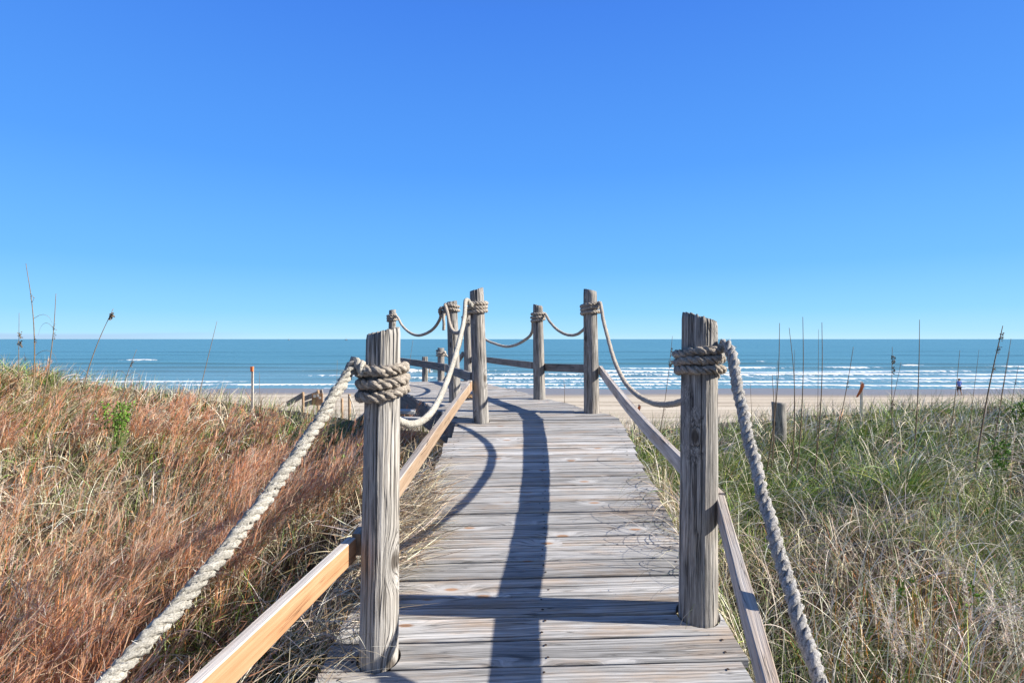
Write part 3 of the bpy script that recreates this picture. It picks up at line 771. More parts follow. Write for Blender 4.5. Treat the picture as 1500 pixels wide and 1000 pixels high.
# the knot at the side of the knotted post, and a rope end lying on the landing
mb = MB()
pk = np.array([-0.800, 6.56, H + 0.315])
laid_rope(mb, [pk + np.array([0.035 * math.cos(a), 0.02 * math.sin(a * 2), 0.045 * math.sin(a)]) for a in np.linspace(0, 8.5, 26)], 0.02, k=6)
tag(mb.build('rope_knot', M_ROPE, None, pk, smooth=True), 'dark bulky rope knot on the side of the post left of the inner corner', 'knot')
mb = MB()
pc = at(686, 583, 6.85); pc[2] = H - 0.73 + 0.022
laid_rope(mb, [pc + np.array([(0.10 - 0.004 * i) * math.cos(i * 0.6), (0.07 - 0.002 * i) * math.sin(i * 0.6), 0.004 * i * 0.5]) for i in range(18)], 0.019, k=6)
tag(mb.build('rope_coil', plain('brown_rope', (0.30, 0.20, 0.12), 0.9), None, pc, smooth=True), 'small brown coil of rope lying on the landing behind the inner corner post', 'rope')

# loose boards on the ground beside the landing
for (u, v, d, ln, lab) in ((596, 599, 5.65, 0.16, 'short pale loose board under the landing edge, upper of two'), (597, 610, 5.45, 0.24, 'pale loose board on the ground by the landing edge, lower of two')):
    p = at(u, v, d); mb = MB()
    board(mb, p - np.array([ln / 2 + 0.08, 0.02, 0]), p + np.array([ln / 2, 0.0, -0.01]), 0.14, 0.036, seg=6)
    tag(mb.build('loose_board', M_DECK, None, p), lab, 'board', 'loose boards beside the landing')

# ------------------------------------------------------------------ grass
def blades(base, length, width, az, lean, curl, col, S=4, twist=None, sag=0.0, taper=0.9):
    n = len(base)
    t = np.linspace(0, 1, S + 1)
    ang = lean[:, None] + curl[:, None] * (t[None, :] ** 1.3)
    ds = length[:, None] / S
    am = (ang[:, 1:] + ang[:, :-1]) / 2
    hx = np.concatenate([np.zeros((n, 1)), np.cumsum(np.sin(am) * ds, 1)], 1)
    hz = np.concatenate([np.zeros((n, 1)), np.cumsum(np.cos(am) * ds, 1)], 1)
    bend = rng.normal(0, 0.18, n)[:, None] * hx * 1.0
    ca, sa = np.cos(az)[:, None], np.sin(az)[:, None]
    px = base[:, 0:1] + hx * ca - bend * sa; py = base[:, 1:2] + hx * sa + bend * ca; pz = base[:, 2:3] + hz
    tw = rng.normal(0, 0.7, n) if twist is None else twist
    wx = (-np.sin(az) * np.cos(tw))[:, None]; wy = (np.cos(az) * np.cos(tw))[:, None]; wz = np.sin(tw)[:, None]
    w = (width[:, None] / 2) * (1 - taper * t[None, :] ** 1.6)
    V = np.empty((n, S + 1, 2, 3), np.float32)
    V[..., 0, 0] = px - wx * w; V[..., 0, 1] = py - wy * w; V[..., 0, 2] = pz - wz * w
    V[..., 1, 0] = px + wx * w; V[..., 1, 1] = py + wy * w; V[..., 1, 2] = pz + wz * w
    idx = np.arange(n)[:, None] * (S + 1) * 2 + np.arange(S)[None, :] * 2
    Q = np.stack([idx, idx + 1, idx + 3, idx + 2], -1).reshape(-1, 4)
    Cc = np.ones((n, S + 1, 2, 4), np.float32); Cc[..., :3] = col[:, None, None, :]
    return V.reshape(-1, 3), Q, Cc.reshape(-1, 4), np.stack([px, py, pz], -1)

class Field:
    def __init__(self): self.V, self.Q, self.Cc, self.n = [], [], [], 0
    def add(self, V, Q, Cc, *_):
        self.V.append(V); self.Q.append(Q + self.n); self.Cc.append(Cc); self.n += len(V)
    def build(self, name, label, cat, mat=M_BLADE, kind='stuff', loc=None, parent=None, group=None):
        V = np.concatenate(self.V)
        org = np.array(parent.location if parent is not None else (loc if loc is not None else (0, 0, 0)))
        o = np_mesh(name, V - org, np.concatenate(self.Q), mat, {'col': ('FLOAT_COLOR', np.concatenate(self.Cc))}, smooth=False)
        if parent is not None: o.parent = parent
        else: o.location = Vector(org)
        return tag(o, label, cat, group, kind)

def palette(n, cols, wts, var=0.26):
    cols = np.array(cols); k = rng.choice(len(cols), n, p=np.array(wts) / sum(wts))
    return np.clip(cols[k] * (1 + rng.normal(0, var, (n, 1))) * (1 + rng.normal(0, 0.05, (n, 3))), 0.01, 0.95)

def clear(x, y, m=0.0):      # off the decks by m metres
    on = (y < 5.6) & (x > ramp_edge(y, False) - m) & (x < ramp_edge(y, True) + m)
    rx, ry = x - LC0[0], y - LC0[1]
    a = rx * LD[0] + ry * LD[1]; b = rx * LN[0] + ry * LN[1]
    on2 = (a > -0.3) & (a < 4.9) & (b > -m) & (b < 1.5 + m)
    return ~(on | on2)

def scatter(n, u0, u1, d0, d1, p=-0.25, m=0.0):
    t = rng.random(n)
    e = p + 1
    d = (d0 ** e + t * (d1 ** e - d0 ** e)) ** (1 / e)
    x = (rng.uniform(u0, u1, n) - 750) / F * d
    k = clear(x, d, m)
    return x[k], d[k]

def patch(x, y, s, seed):    # smooth random field, about -1..1
    r = np.random.default_rng(seed); out = 0
    for k in range(7):
        a = r.random() * 6.28; f = s * r.uniform(0.6, 1.8)
        out = out + np.sin((x * math.cos(a) + y * math.sin(a)) * f + r.random() * 6.28)
    return out / 3.2

STRAW = [0.64, 0.54, 0.38]; PALE = [0.76, 0.69, 0.57]; TAN = [0.42, 0.31, 0.19]; BROWN = [0.125, 0.08, 0.05]
GREEN = [0.145, 0.245, 0.042]; GREY = [0.235, 0.30, 0.115]; DKGREEN = [0.06, 0.10, 0.03]; RUST = [0.58, 0.24, 0.10]; ORNG = [0.80, 0.40, 0.22]; PINK = [0.82, 0.53, 0.38]
YEL = [0.38, 0.42, 0.09]

# left: a tangle of short dry and grey-green blades
fl = Field()
x, y = scatter(30000, -260, 640, 0.9, 9.4, -0.15, 0.03)
n = len(x); gp = patch(x, y, 1.4, 3)
hgt = (0.20 + 0.30 * rng.random(n) ** 1.3) * (0.9 + 0.25 * gp) * (0.75 + 0.25 * sstep(0.2, 1.6, np.abs(x - ramp_edge(y, False))))
w = np.maximum(0.0042, 0.0012 * y) * rng.uniform(0.6, 1.6, n)
az = rng.normal(0.1, 1.5, n); lean = np.abs(rng.normal(0.25, 0.35, n)); curl = rng.uniform(0.1, 2.1, n)
col = palette(n, [STRAW, PALE, TAN, BROWN, GREY, GREEN, RUST], [3.0, 2.0, 2.6, 3.4, 2.0, 1.2, 0.8])
g2 = (patch(x, y, 1.1, 9) > 0.45) & (rng.random(n) < 0.5)
col[g2] = palette(g2.sum(), [GREY, GREEN, YEL], [2, 2, 1])
fl.add(*blades(np.stack([x, y, ground_z(x, y) - 0.02], 1), hgt, w, az, lean, curl, col, 4))

# left: red feathery grass leaning to the right
fr_, fluff = Field(), Field()
x0, y0 = scatter(1900, -200, 610, 1.0, 8.8, -0.35, 0.12)
pk_ = patch(x0, y0, 0.9, 21) + rng.normal(0, 0.35, len(x0))
edge_d = ramp_edge(y0, False) - x0
keep = (pk_ > -0.30) & (edge_d > 0.45 + 0.75 * rng.random(len(x0))) & (rng.random(len(x0)) > 0.72 * sstep(5.6, 7.4, y0))
x0, y0 = x0[keep][:300], y0[keep][:300]
ns = rng.integers(10, 24, len(x0))
ci = np.repeat(np.arange(len(x0)), ns); n = len(ci)
x = x0[ci] + rng.normal(0, 0.045, n); y = y0[ci] + rng.normal(0, 0.045, n)
cl = rng.uniform(0.42, 0.80, len(x0)) * (1 - 0.38 * sstep(5.5, 8.5, y0)); caz = rng.normal(0.05, 0.35, len(x0)); cle = rng.normal(0.42, 0.13, len(x0)); ctone = rng.random(len(x0))
length = cl[ci] * rng.uniform(0.7, 1.15, n)
az = caz[ci] + rng.normal(0, 0.30, n); lean = np.abs(cle[ci] + rng.normal(0, 0.10, n)); curl = rng.normal(0.28, 0.18, n)
w = np.maximum(0.0032, 0.0008 * y) * rng.uniform(0.8, 1.3, n)
col = palette(n, [RUST, ORNG, TAN, STRAW, BROWN], [3, 2.5, 2, 1, 1.2], 0.15)
base = np.stack([x, y, ground_z(x, y) - 0.02], 1)
V, Q, Cc, P = blades(base, length, w, az, lean, curl, col, 5, taper=0.6)
fr_.add(V, Q, Cc)
nh = 14
t = rng.uniform(0.50, 0.97, (n, nh)) * 5
i0 = np.minimum(t.astype(int), 4); fr = t - i0
ii = np.arange(n)[:, None]
hp = P[ii, i0] * (1 - fr)[..., None] + P[ii, i0 + 1] * fr[..., None]
hp = hp.reshape(-1, 3); m_ = len(hp)
d2 = np.repeat(y, nh)
hcol = palette(m_, [PINK, ORNG, RUST, PALE], [3.8, 3.2, 1.0, 1.0], 0.14)
tone = np.repeat(ctone[ci], nh)
hcol *= (0.85 + 0.4 * tone)[:, None]; hcol = np.clip(hcol, 0.01, 0.92)
dk_ = (tone < 0.14); hcol[dk_] = palette(dk_.sum(), [BROWN, TAN], [2, 1])
fluff.add(*blades(hp, rng.uniform(0.035, 0.095, m_), np.maximum(0.0032, 0.00095 * d2) * rng.uniform(0.7, 1.3, m_), np.repeat(az, nh) + rng.normal(0, 0.55, m_), np.abs(np.repeat(lean + curl * 0.6, nh) + rng.normal(0, 0.20, m_)), rng.normal(0.25, 0.25, m_), hcol, 1, taper=0.7))
fr_.build('red_grass', 'rust red feathery grass leaning right across the left dune', 'grass')
fluff.build('red_grass_seed_fluff', 'orange pink seed fluff on the leaning red grass', 'grass', M_SEED)

# right: arching green and straw coloured blades, growing in tufts
fg = Field()
def tufts(fld, n0, u0, u1, kinds, wts, nb, lmin, lmax, wk=0.0011, wind=0.25, spread=0.06, d0=0.95, m=0.08, seed=31, hollow=-0.78, S=6, p=-0.15, lushfar=None):
    x0, y0 = scatter(n0, u0, u1, d0, 9.4, p, m)
    q = patch(x0, y0, 1.3, seed) + 0.5 * patch(x0, y0, 3.0, seed + 1)
    k = q > hollow
    x0, y0, q = x0[k], y0[k], q[k]
    kind = rng.choice(len(kinds), len(x0), p=np.array(wts) / sum(wts))
    kind = np.where(rng.random(len(x0)) < 0.55, np.clip(((patch(x0, y0, 0.9, seed + 2) + 1) / 2 * len(kinds)).astype(int), 0, len(kinds) - 1), kind)
    if lushfar is not None:
        fl_ = (rng.random(len(x0)) < 0.62 * sstep(3.0, 4.6, y0) * (1 - 0.5 * sstep(7.0, 8.5, y0))) | (patch(x0, y0, 1.0, 404) > 0.75)
        kind = np.where(fl_, lushfar, kind)
    ns = rng.integers(nb[0], nb[1], len(x0)); ci = np.repeat(np.arange(len(x0)), ns); n = len(ci)
    a = rng.random(n) * 6.283; r = np.abs(rng.normal(0, spread, n)) * rng.uniform(0.6, 1.6, len(x0))[ci]
    x = x0[ci] + np.cos(a) * r; y = y0[ci] + np.sin(a) * r
    wdir = (rng.normal(0.1, 0.9, len(x0)))[ci]; ws = (wind * rng.uniform(0.3, 2.2, len(x0)))[ci]
    vx = np.cos(a) * 0.55 + np.cos(wdir) * ws * 2.2; vy = np.sin(a) * 0.55 + np.sin(wdir) * ws * 2.2
    az = np.arctan2(vy, vx) + rng.normal(0, 0.25, n)
    tl = (rng.uniform(lmin, lmax, len(x0)) * (1 + 0.18 * q))[ci]
    L_ = tl * rng.uniform(0.55, 1.15, n) * (1 - 0.25 * sstep(6, 9, y0)[ci])
    lean = np.abs(rng.normal(0.18, 0.15, n)) + ws * 0.7; curl = rng.uniform(0.5, 1.7, n) * (0.5 + rng.random(len(x0))[ci])
    col = np.zeros((n, 3))
    for j, (cols, w_) in enumerate(kinds):
        sel = kind[ci] == j
        if sel.any(): col[sel] = palette(sel.sum(), cols, w_)
    col *= rng.uniform(0.88, 1.28, len(x0))[ci][:, None]
    fld.add(*blades(np.stack([x, y, ground_z(x, y) - 0.02], 1), L_, np.maximum(0.0042, wk * y) * rng.uniform(0.6, 1.5, n), az, lean, curl, np.clip(col, 0.01, 0.92), S))
x, y = scatter(24000, 860, 1780, 0.9, 9.6, -0.15, 0.02)
n = len(x)
fg.add(*blades(np.stack([x, y, ground_z(x, y) - 0.02], 1), 0.08 + 0.24 * rng.random(n) ** 1.5, np.maximum(0.0044, 0.0012 * y) * rng.uniform(0.5, 1.6, n), rng.normal(0.3, 1.5, n), np.abs(rng.normal(0.5, 0.45, n)), rng.uniform(0.2, 2.0, n), palette(n, [STRAW, TAN, BROWN, GREY, GREEN, RUST], [3.4, 3.0, 2.6, 1.4, 2.2, 0.6]), 4))
LUSH = ([GREEN, YEL, DKGREEN, GREY, STRAW], [6, 2.4, 2.4, 1.6, 0.6]); SAGE = ([GREY, GREEN, PALE, STRAW], [3, 2, 2, 1.5]); DEAD = ([PALE, STRAW, TAN, BROWN], [3, 3, 2.4, 2.2]); MIXD = ([STRAW, GREEN, TAN, GREY, RUST, BROWN], [3, 2.5, 2, 2, 0.7, 1.5])
tufts(fg, 1850, 870, 1760, [LUSH, DEAD, LUSH, SAGE, MIXD], [2.2, 2.4, 1.0, 1.4, 2.6], (16, 38), 0.24, 0.50, lushfar=0)
tufts(fg, 130, 900, 1700, [LUSH, SAGE, DEAD], [2, 2, 2], (45, 90), 0.50, 0.80, wind=0.38, spread=0.08, seed=57, S=8, hollow=-0.2)
def strands(fld, n0, u0, u1, cols, wts, lo, hi, d0=1.0, wind=0.0):
    x, y = scatter(n0, u0, u1, d0, 8.6, -0.25, 0.05); n = len(x)
    fld.add(*blades(np.stack([x, y, ground_z(x, y)], 1), rng.uniform(lo, hi, n), np.maximum(0.0048, 0.0013 * y) * rng.uniform(0.8, 1.4, n), rng.normal(wind, 1.5, n), np.abs(rng.normal(0.25, 0.3, n)), rng.uniform(0.6, 2.6, n), palette(n, cols, wts, 0.12), 8))
tufts(fg, 26, 1090, 1190, [MIXD, SAGE], [1, 1], (30, 50), 0.30, 0.5, d0=6.2, p=0.5, seed=12, hollow=-9)
tufts(fg, 1, 1290, 1330, [LUSH], [1], (150, 190), 0.55, 0.75, d0=4.6, wind=0.30, spread=0.10, seed=5, hollow=-9, S=9)
tufts(fg, 10, 1120, 1480, [LUSH, SAGE], [1, 1], (70, 120), 0.45, 0.70, d0=3.2, wind=0.34, spread=0.09, seed=6, hollow=-9, S=9)
n = 9000
x, y = scatter(n, 900, 1700, 1.2, 6.5, -0.2, 0.1); k = patch(x, y, 1.2, 61) > 0.15; x, y = x[k], y[k]; n = len(x)
fg.add(*blades(np.stack([x, y, ground_z(x, y) + 0.02 + 0.10 * rng.random(n)], 1), rng.uniform(0.15, 0.40, n), np.maximum(0.004, 0.001 * y) * rng.uniform(0.7, 1.3, n), patch(x, y, 1.5, 62) * 2.2 + rng.normal(0, 0.45, n), rng.normal(1.15, 0.25, n), rng.normal(0.5, 0.3, n), palette(n, [TAN, BROWN, [0.44, 0.36, 0.30], STRAW, RUST], [3, 3, 3, 1.5, 0.4]), 5))
n = 260
x, y = scatter(n, 1180, 1420, 2.0, 3.2, -0.2, 0.1); n = len(x)
fg.add(*blades(np.stack([x, y, ground_z(x, y)], 1), rng.uniform(0.2, 0.42, n), np.full(n, 0.0045), rng.normal(0.2, 1.5, n), np.abs(rng.normal(0.12, 0.12, n)), rng.normal(0.3, 0.2, n), palette(n, [[0.62, 0.26, 0.06], [0.55, 0.36, 0.10], GREEN], [2, 2, 2]), 4))
strands(fg, 5600, 870, 1720, [PALE, STRAW, GREY], [5, 2, 0.8], 0.34, 0.62)
strands(fl, 2600, -200, 620, [PALE, STRAW, TAN], [3, 3, 1], 0.30, 0.60)
OLIV = ([TAN, BROWN, GREY, GREEN, STRAW, RUST], [2.6, 3.0, 2, 1.6, 1.6, 0.8])
tufts(fl, 560, -220, 600, [OLIV, MIXD, DEAD, OLIV], [3, 3, 1.6, 2.0], (14, 34), 0.20, 0.44, wind=0.35, seed=81)
tufts(fl, 90, -160, 130, [LUSH, OLIV, MIXD], [2, 2, 1], (30, 60), 0.42, 0.62, d0=6.0, seed=91, p=0.5)
fl.build('dune_grass', 'tangled dry and grey green dune grass left of the boardwalk', 'grass')
fg.build('marsh_grass', 'arching green and straw coloured dune grass right of the boardwalk', 'grass')

# dry straw lying over the left edge of the deck, and bent blades along the right edge
fs = Field()
n = 2600
y = rng.uniform(2.35, 5.0, n); x = ramp_edge(y, False) - rng.uniform(0.0, 0.30, n)
k = np.exp(-((y - 3.1) / 0.9) ** 2) > rng.random(n) * 0.9
x, y = x[k], y[k]; n = len(x)
fs.add(*blades(np.stack([x, y, np.maximum(ground_z(x, y), deck_z(y) + H - 0.10)], 1), rng.uniform(0.15, 0.42, n), rng.uniform(0.0025, 0.0045, n), rng.normal(-0.1, 0.9, n), np.abs(rng.normal(0.75, 0.3, n)), rng.uniform(0.2, 1.1, n), palette(n, [STRAW, PALE, TAN, BROWN], [3, 2.5, 3, 1.5]), 5))
n = 1500
y = rng.normal(3.15, 0.42, n); x = ramp_edge(y, False) + rng.uniform(-0.25, 0.20, n) * np.exp(-((y - 3.1) / 0.8) ** 2)
fs.add(*blades(np.stack([x, y, deck_z(y) + H + rng.uniform(0.004, 0.07, n)], 1), rng.uniform(0.12, 0.34, n), rng.uniform(0.003, 0.005, n), rng.normal(0.2, 1.3, n), rng.uniform(1.1, 1.5, n), rng.normal(0.1, 0.25, n), palette(n, [STRAW, PALE, TAN, BROWN], [3, 2.5, 3, 1.5]), 5))
n = 90
y = rng.uniform(2.7, 4.6, n); x = ramp_edge(y, True) + rng.uniform(0.08, 0.30, n)
fs.add(*blades(np.stack([x, y, ground_z(x, y)], 1), rng.uniform(0.9, 1.25, n), rng.uniform(0.004, 0.006, n), rng.normal(2.9, 0.9, n), np.abs(rng.normal(0.1, 0.08, n)), rng.uniform(1.6, 3.4, n), palette(n, [STRAW, PALE, GREEN, GREY, YEL], [2, 2, 2, 2, 1]), 9))
n = 260
y = rng.uniform(1.7, 2.5, n); x = ramp_edge(y, False) - rng.uniform(-0.05, 0.30, n)
fs.add(*blades(np.stack([x, y, deck_z(y) + H - 0.03], 1), rng.uniform(0.15, 0.40, n), rng.uniform(0.0025, 0.0045, n), rng.normal(-0.2, 1.0, n), np.abs(rng.normal(0.9, 0.3, n)), rng.uniform(0.3, 1.0, n), palette(n, [STRAW, PALE, TAN], [3, 3, 2]), 6))
n = 420
y = rng.uniform(2.6, 5.2, n); x = ramp_edge(y, True) + rng.uniform(0.03, 0.35, n)
fs.add(*blades(np.stack([x, y, ground_z(x, y)], 1), rng.uniform(0.45, 0.85, n), rng.uniform(0.003, 0.005, n), rng.normal(2.4, 1.2, n), np.abs(rng.normal(0.12, 0.12, n)), rng.uniform(0.6, 2.4, n), palette(n, [STRAW, PALE, GREEN, GREY, YEL], [2, 2, 2, 2, 1]), 7))
n = 150
y = np.concatenate([rng.normal(3.55, 0.25, n // 2), rng.normal(2.95, 0.22, n - n // 2)]); x = ramp_edge(y, True) + rng.uniform(0.02, 0.14, n)
fs.add(*blades(np.stack([x, y, deck_z(y) + H - 0.08], 1), rng.uniform(0.40, 0.75, n), rng.uniform(0.003, 0.0045, n), rng.normal(2.2, 1.4, n), np.abs(rng.normal(0.15, 0.12, n)), rng.uniform(2.2, 5.0, n), palette(n, [STRAW, PALE, GREY, TAN], [2, 2, 1, 2]), 14, taper=0.7))
fs.build('straw_litter', 'dry straw and bent blades spilling over the boardwalk edges', 'grass')

# thinner growth on the seaward slope
ft_ = Field()
x = rng.uniform(-16, 16, 14000); y = 9 + 9 * rng.random(14000) ** 1.6
k = (clear(x, y, 0.05)) & (rng.random(len(x)) < np.where(y > 12, 0.5, 1.0))
x, y = x[k], y[k]; n = len(x)
ft_.add(*blades(np.stack([x, y, ground_z(x, y) - 0.02], 1), rng.uniform(0.2, 0.5, n), np.full(n, 0.008), rng.normal(0.2, 1.2, n), np.abs(rng.normal(0.15, 0.25, n)), rng.uniform(0.1, 1.6, n), palette(n, [STRAW, PALE, GREEN, GREY, TAN], [2.5, 2, 2, 2, 1.5]), 4))
ft_.build('slope_grass', 'thin grass on the seaward slope of the dune', 'grass')

# ------------------------------------------------------------------ tall sea oat stalks
def leafspray(mb, p, axis, n, ln, spread=0.9, mi=0):
    for _ in range(n):
        d = unit(np.array(axis) + rng.normal(0, spread, 3)); s = unit(np.cross(d, rng.normal(size=3)))
        l = ln * rng.uniform(0.7, 1.2); q = p + rng.normal(0, ln * 0.25, 3); up = np.cross(d, s) * l * 0.12
        mb.add([q, q + d * l * 0.5 + s * l * 0.27 + up, q + d * l, q + d * l * 0.5 - s * l * 0.27 + up, q + d * l * 0.5 - up], [(0, 1, 4), (1, 2, 4), (2, 3, 4), (3, 0, 4)], mi=mi)

def stalk(ub, ut, vt, d, bend, heads, label, thick=0.0042, leaves=0):
    x = (ub - 750) / F * d
    base = np.array([x, d, float(ground_z(x, d)) - 0.03]); top = at(ut, vt, d)
    mid = (base + top) / 2 + np.array([bend, 0, 0.0])
    q = mid + (top - base) * 0.25 + np.array([bend * 0.0, 0, 0])
    bend = bend * 1.7 + rng.normal(0, 0.012); mid = (base + top) / 2 + np.array([bend, 0, 0.0])
    P, L = spline([base, (base * 0.55 + mid * 0.45) + np.array([bend * 0.25, 0, 0]), mid, (mid * 0.5 + top * 0.5) + np.array([bend * 0.25, 0, 0]), top], 26)
    o = empty('sea_oat', base, label, 'sea oat', 'tall dry sea oat stalks')
    mb = MB(); tube(mb, P, thick * 1.15 * np.linspace(1.25, 0.45, 26), 5)
    mb.build('stem', M_STALK, o, smooth=True)
    if leaves:
        for _ in range(leaves):
            mb = MB()
            i = rng.integers(5, 20); a = P[i]; dirx = rng.choice([-1, 1])
            ln = rng.uniform(0.12, 0.26)
            e, _l = spline([a, a + np.array([dirx * ln * 0.45, 0.03, ln * 0.30]), a + np.array([dirx * ln * 0.8, 0.05, ln * 0.15]), a + np.array([dirx * ln, 0.06, -ln * 0.35])], 8)
            tube(mb, e, np.linspace(0.0028, 0.0008, 8), 4)
            mb.build('leaf', M_STALK, o)
    if heads:
        for (f, n, ln) in heads:
            mb = MB()
            i = min(24, int(f * 25)); 
            for _k in range(n * 2): leafspray(mb, P[i] + np.array([ln * 0.3, 0, 0]) * rng.random() - (P[i] - P[i - 1]) * rng.random() * 1.2 + rng.normal(0, ln * 0.12, 3), (0.75, -0.1, -0.25), 1, ln * 0.75, 0.45)
            tube(mb, [P[i] - (P[i] - P[i - 1]) * 1.3, P[i], P[i] + np.array([ln * 0.3, 0, -ln * 0.1])], 0.003, 4)
            mb.build('seed_head', M_SPIKE, o)
ST = [
    (1117, 1142, 473, 5.9, 0.03, [(0.68, 4, 0.022)], 'straight sea oat stalk leaning slightly right, first right of the near rope', 0.0055, 0),
    (1154, 1156, 480, 6.0, 0.035, [(0.22, 4, 0.025)], 'curved sea oat stalk directly right of the short piling stub', 0.0050, 0),
    (1164, 1176, 464, 6.1, 0.02, [(0.4, 3, 0.02)], 'tallest sea oat stalk of the group right of the piling stub', 0.0055, 0),
    (1190, 1204, 472, 6.0, 0.02, [(0.25, 3, 0.022)], 'sea oat stalk with a dark stub sticking out left, left of the flagged stake', 0.0055, 0),
    (1194, 1199, 482, 6.05, 0.0, [], 'thin twin stalk crossing behind the one with the dark stub', 0.0030, 0),
    (1205, 1250, 508, 6.0, 0.01, [(0.78, 7, 0.028)], 'slanting sea oat stalk with small seed tuft just left of the flagged stake', 0.0048, 0),
    (1124, 1131, 548, 5.8, 0.02, [(0.5, 4, 0.022)], 'short dark broken stalk in front of the piling stub', 0.0048, 2),
    (1133, 1139, 528, 6.3, 0.0, [], 'thin faint stalk rising behind the piling stub', 0.0030, 0),
    (1104, 1099, 562, 6.4, -0.01, [], 'low thin stalk leaning left near the rope on the right', 0.0032, 0),
    (1162, 1164, 512, 6.6, 0.0, [], 'thin stalk hidden between the two tallest stalks on the right', 0.0030, 0),
    (1308, 1307, 508, 6.2, 0.0, [(0.93, 16, 0.035), (0.86, 10, 0.035), (0.58, 8, 0.03)], 'upright stalk with clumped seed head and a second tuft, right of the flagged stake', 0.0042, 1),
    (1286, 1320, 530, 6.5, 0.0, [], 'thin slanting stalk just right of the flagged stake', 0.0034, 0),
    (1337, 1347, 468, 6.2, 0.015, [(0.6, 3, 0.02)], 'tall single stalk midway between flagged stake and the strolling person', 0.0052, 0),
    (1385, 1406, 513, 6.4, 0.01, [], 'plain slanting stalk just left of the strolling person', 0.0040, 0),
    (1412, 1434, 512, 6.5, 0.0, [], 'faint slanting stalk just right of the strolling person', 0.0030, 0),
    (1425, 1469, 477, 5.6, -0.035, [(0.97, 10, 0.03), (0.88, 10, 0.028), (0.78, 6, 0.024)], 'thickest dark stalk with bowed seed head near the right border', 0.0070, 0),
    (1450, 1481, 496, 6.0, 0.0, [], 'slim stalk leaning right, right of the thick bowed one', 0.0040, 0),
    (1445, 1479, 514, 6.2, 0.0, [], 'slim low stalk crossing behind at the right border', 0.0032, 0),
    (1466, 1492, 535, 6.0, 0.0, [(0.9, 5, 0.022)], 'short stalk close to the right border', 0.0036, 0),
    (952, 985, 492, 6.4, 0.02, [(0.95, 10, 0.028), (0.86, 14, 0.032), (0.55, 5, 0.026)], 'stalk with beaded seed head showing between outer corner post and thick near post', 0.0042, 2),
    (986, 1003, 572, 6.2, 0.0, [], 'short bare stalk in the grass left of the thick near post', 0.0034, 1),
    (44, 38, 386, 7.0, 0.05, [(0.80, 5, 0.03), (0.55, 6, 0.03)], 'tallest sea oat stalk at the left border rising high above the horizon', 0.0060, 2),
    (26, 28, 458, 7.2, 0.0, [(0.72, 12, 0.04), (0.80, 10, 0.04)], 'stalk with dark seed clusters at the very left border', 0.0040, 0),
    (58, 82, 430, 7.0, 0.03, [(0.78, 5, 0.03), (0.68, 4, 0.03)], 'jointed stalk leaning right of the tallest one on the left dune', 0.0058, 3),
    (110, 166, 452, 6.8, -0.04, [(0.97, 14, 0.045), (0.99, 8, 0.042)], 'arching stalk with heavy drooping seed head on the left dune', 0.0056, 1),
    (272, 318, 470, 7.0, 0.0, [(0.25, 4, 0.03)], 'bare stalk leaning right near the middle of the left dune crest', 0.0046, 0),
    (172, 200, 512, 6.6, -0.06, [(0.9, 8, 0.03)], 'bent bristly stalk on the left dune between two taller ones', 0.0036, 4),
    (490, 494, 528, 7.5, 0.0, [(0.55, 3, 0.02)], 'thin upright stalk beside the frayed rope left of the pale post', 0.0030, 0),
    (398, 380, 545, 7.0, -0.02, [], 'thin dry stem curving left beyond the white stake on the left', 0.0034, 1),
    (583, 605, 498, 8.0, 0.0, [], 'thin stem leaning against the water just right of the pale near post', 0.0034, 0),
    (824, 826, 556, 9.5, 0.0, [(0.95, 2, 0.03)], 'lone thin stem seen over the deck between the two seaward posts', 0.0055, 0),
]
for s in ST: stalk(*s)

# ------------------------------------------------------------------ leafy plants and plumes
M_LEAF = plain('fresh_leaf', (0.13, 0.25, 0.035), 0.5, 0.55, 22)
M_STEM = plain('green_stem', (0.12, 0.17, 0.05), 0.7)
def leafy(u, v, d, hgt, rad, n, ln, label):
    p = at(u, v, d); x, y_ = p[0], p[1]
    gz = float(ground_z(x, y_)); top = max(gz + hgt, p[2] + hgt * 0.3)
    o = empty('leafy_plant', (x, y_, gz), label, 'plant', 'leafy green plants in the grass')
    sm, lf = MB(), MB()
    for _ in range(n):
        c = np.array([x + rng.normal(0, rad), y_ + rng.normal(0, rad), top - rng.random() ** 1.5 * hgt * 0.7])
        b = np.array([x + rng.normal(0, 0.03), y_ + rng.normal(0, 0.03), gz - 0.02])
        P, _l = spline([b, (b + c) / 2 + rng.normal(0, 0.02, 3), c], 8); tube(sm, P, np.linspace(0.004, 0.0015, 8), 4)
        for _k in range(10): leafspray(lf, c - (c - b) * rng.random() * 0.3, (0, 0, 0.35), 1, ln, 0.8)
    sm.build('stem', M_STEM, o); lf.build('foliage', M_LEAF, o)
leafy(172, 600, 5.6, 0.30, 0.085, 34, 0.036, 'bright green leafy bush in the red grass of the left dune')
leafy(1468, 652, 4.6, 0.22, 0.05, 7, 0.042, 'bright leafy sprig in the grass at the right border')
leafy(1494, 552 + 36, 6.6, 0.35, 0.10, 8, 0.05, 'dull green leafy plant on the right dune crest at the border')
leafy(1400, 868, 2.75, 0.16, 0.03, 3, 0.032, 'small round leaved plant low in the right grass')
leafy(1325, 858, 2.9, 0.16, 0.04, 3, 0.030, 'small green sprig left of the round leaved plant in the right grass')
leafy(560 - 60, 668, 4.6, 0.3, 0.06, 5, 0.04, 'small sprig in the red grass left of the pale near post')

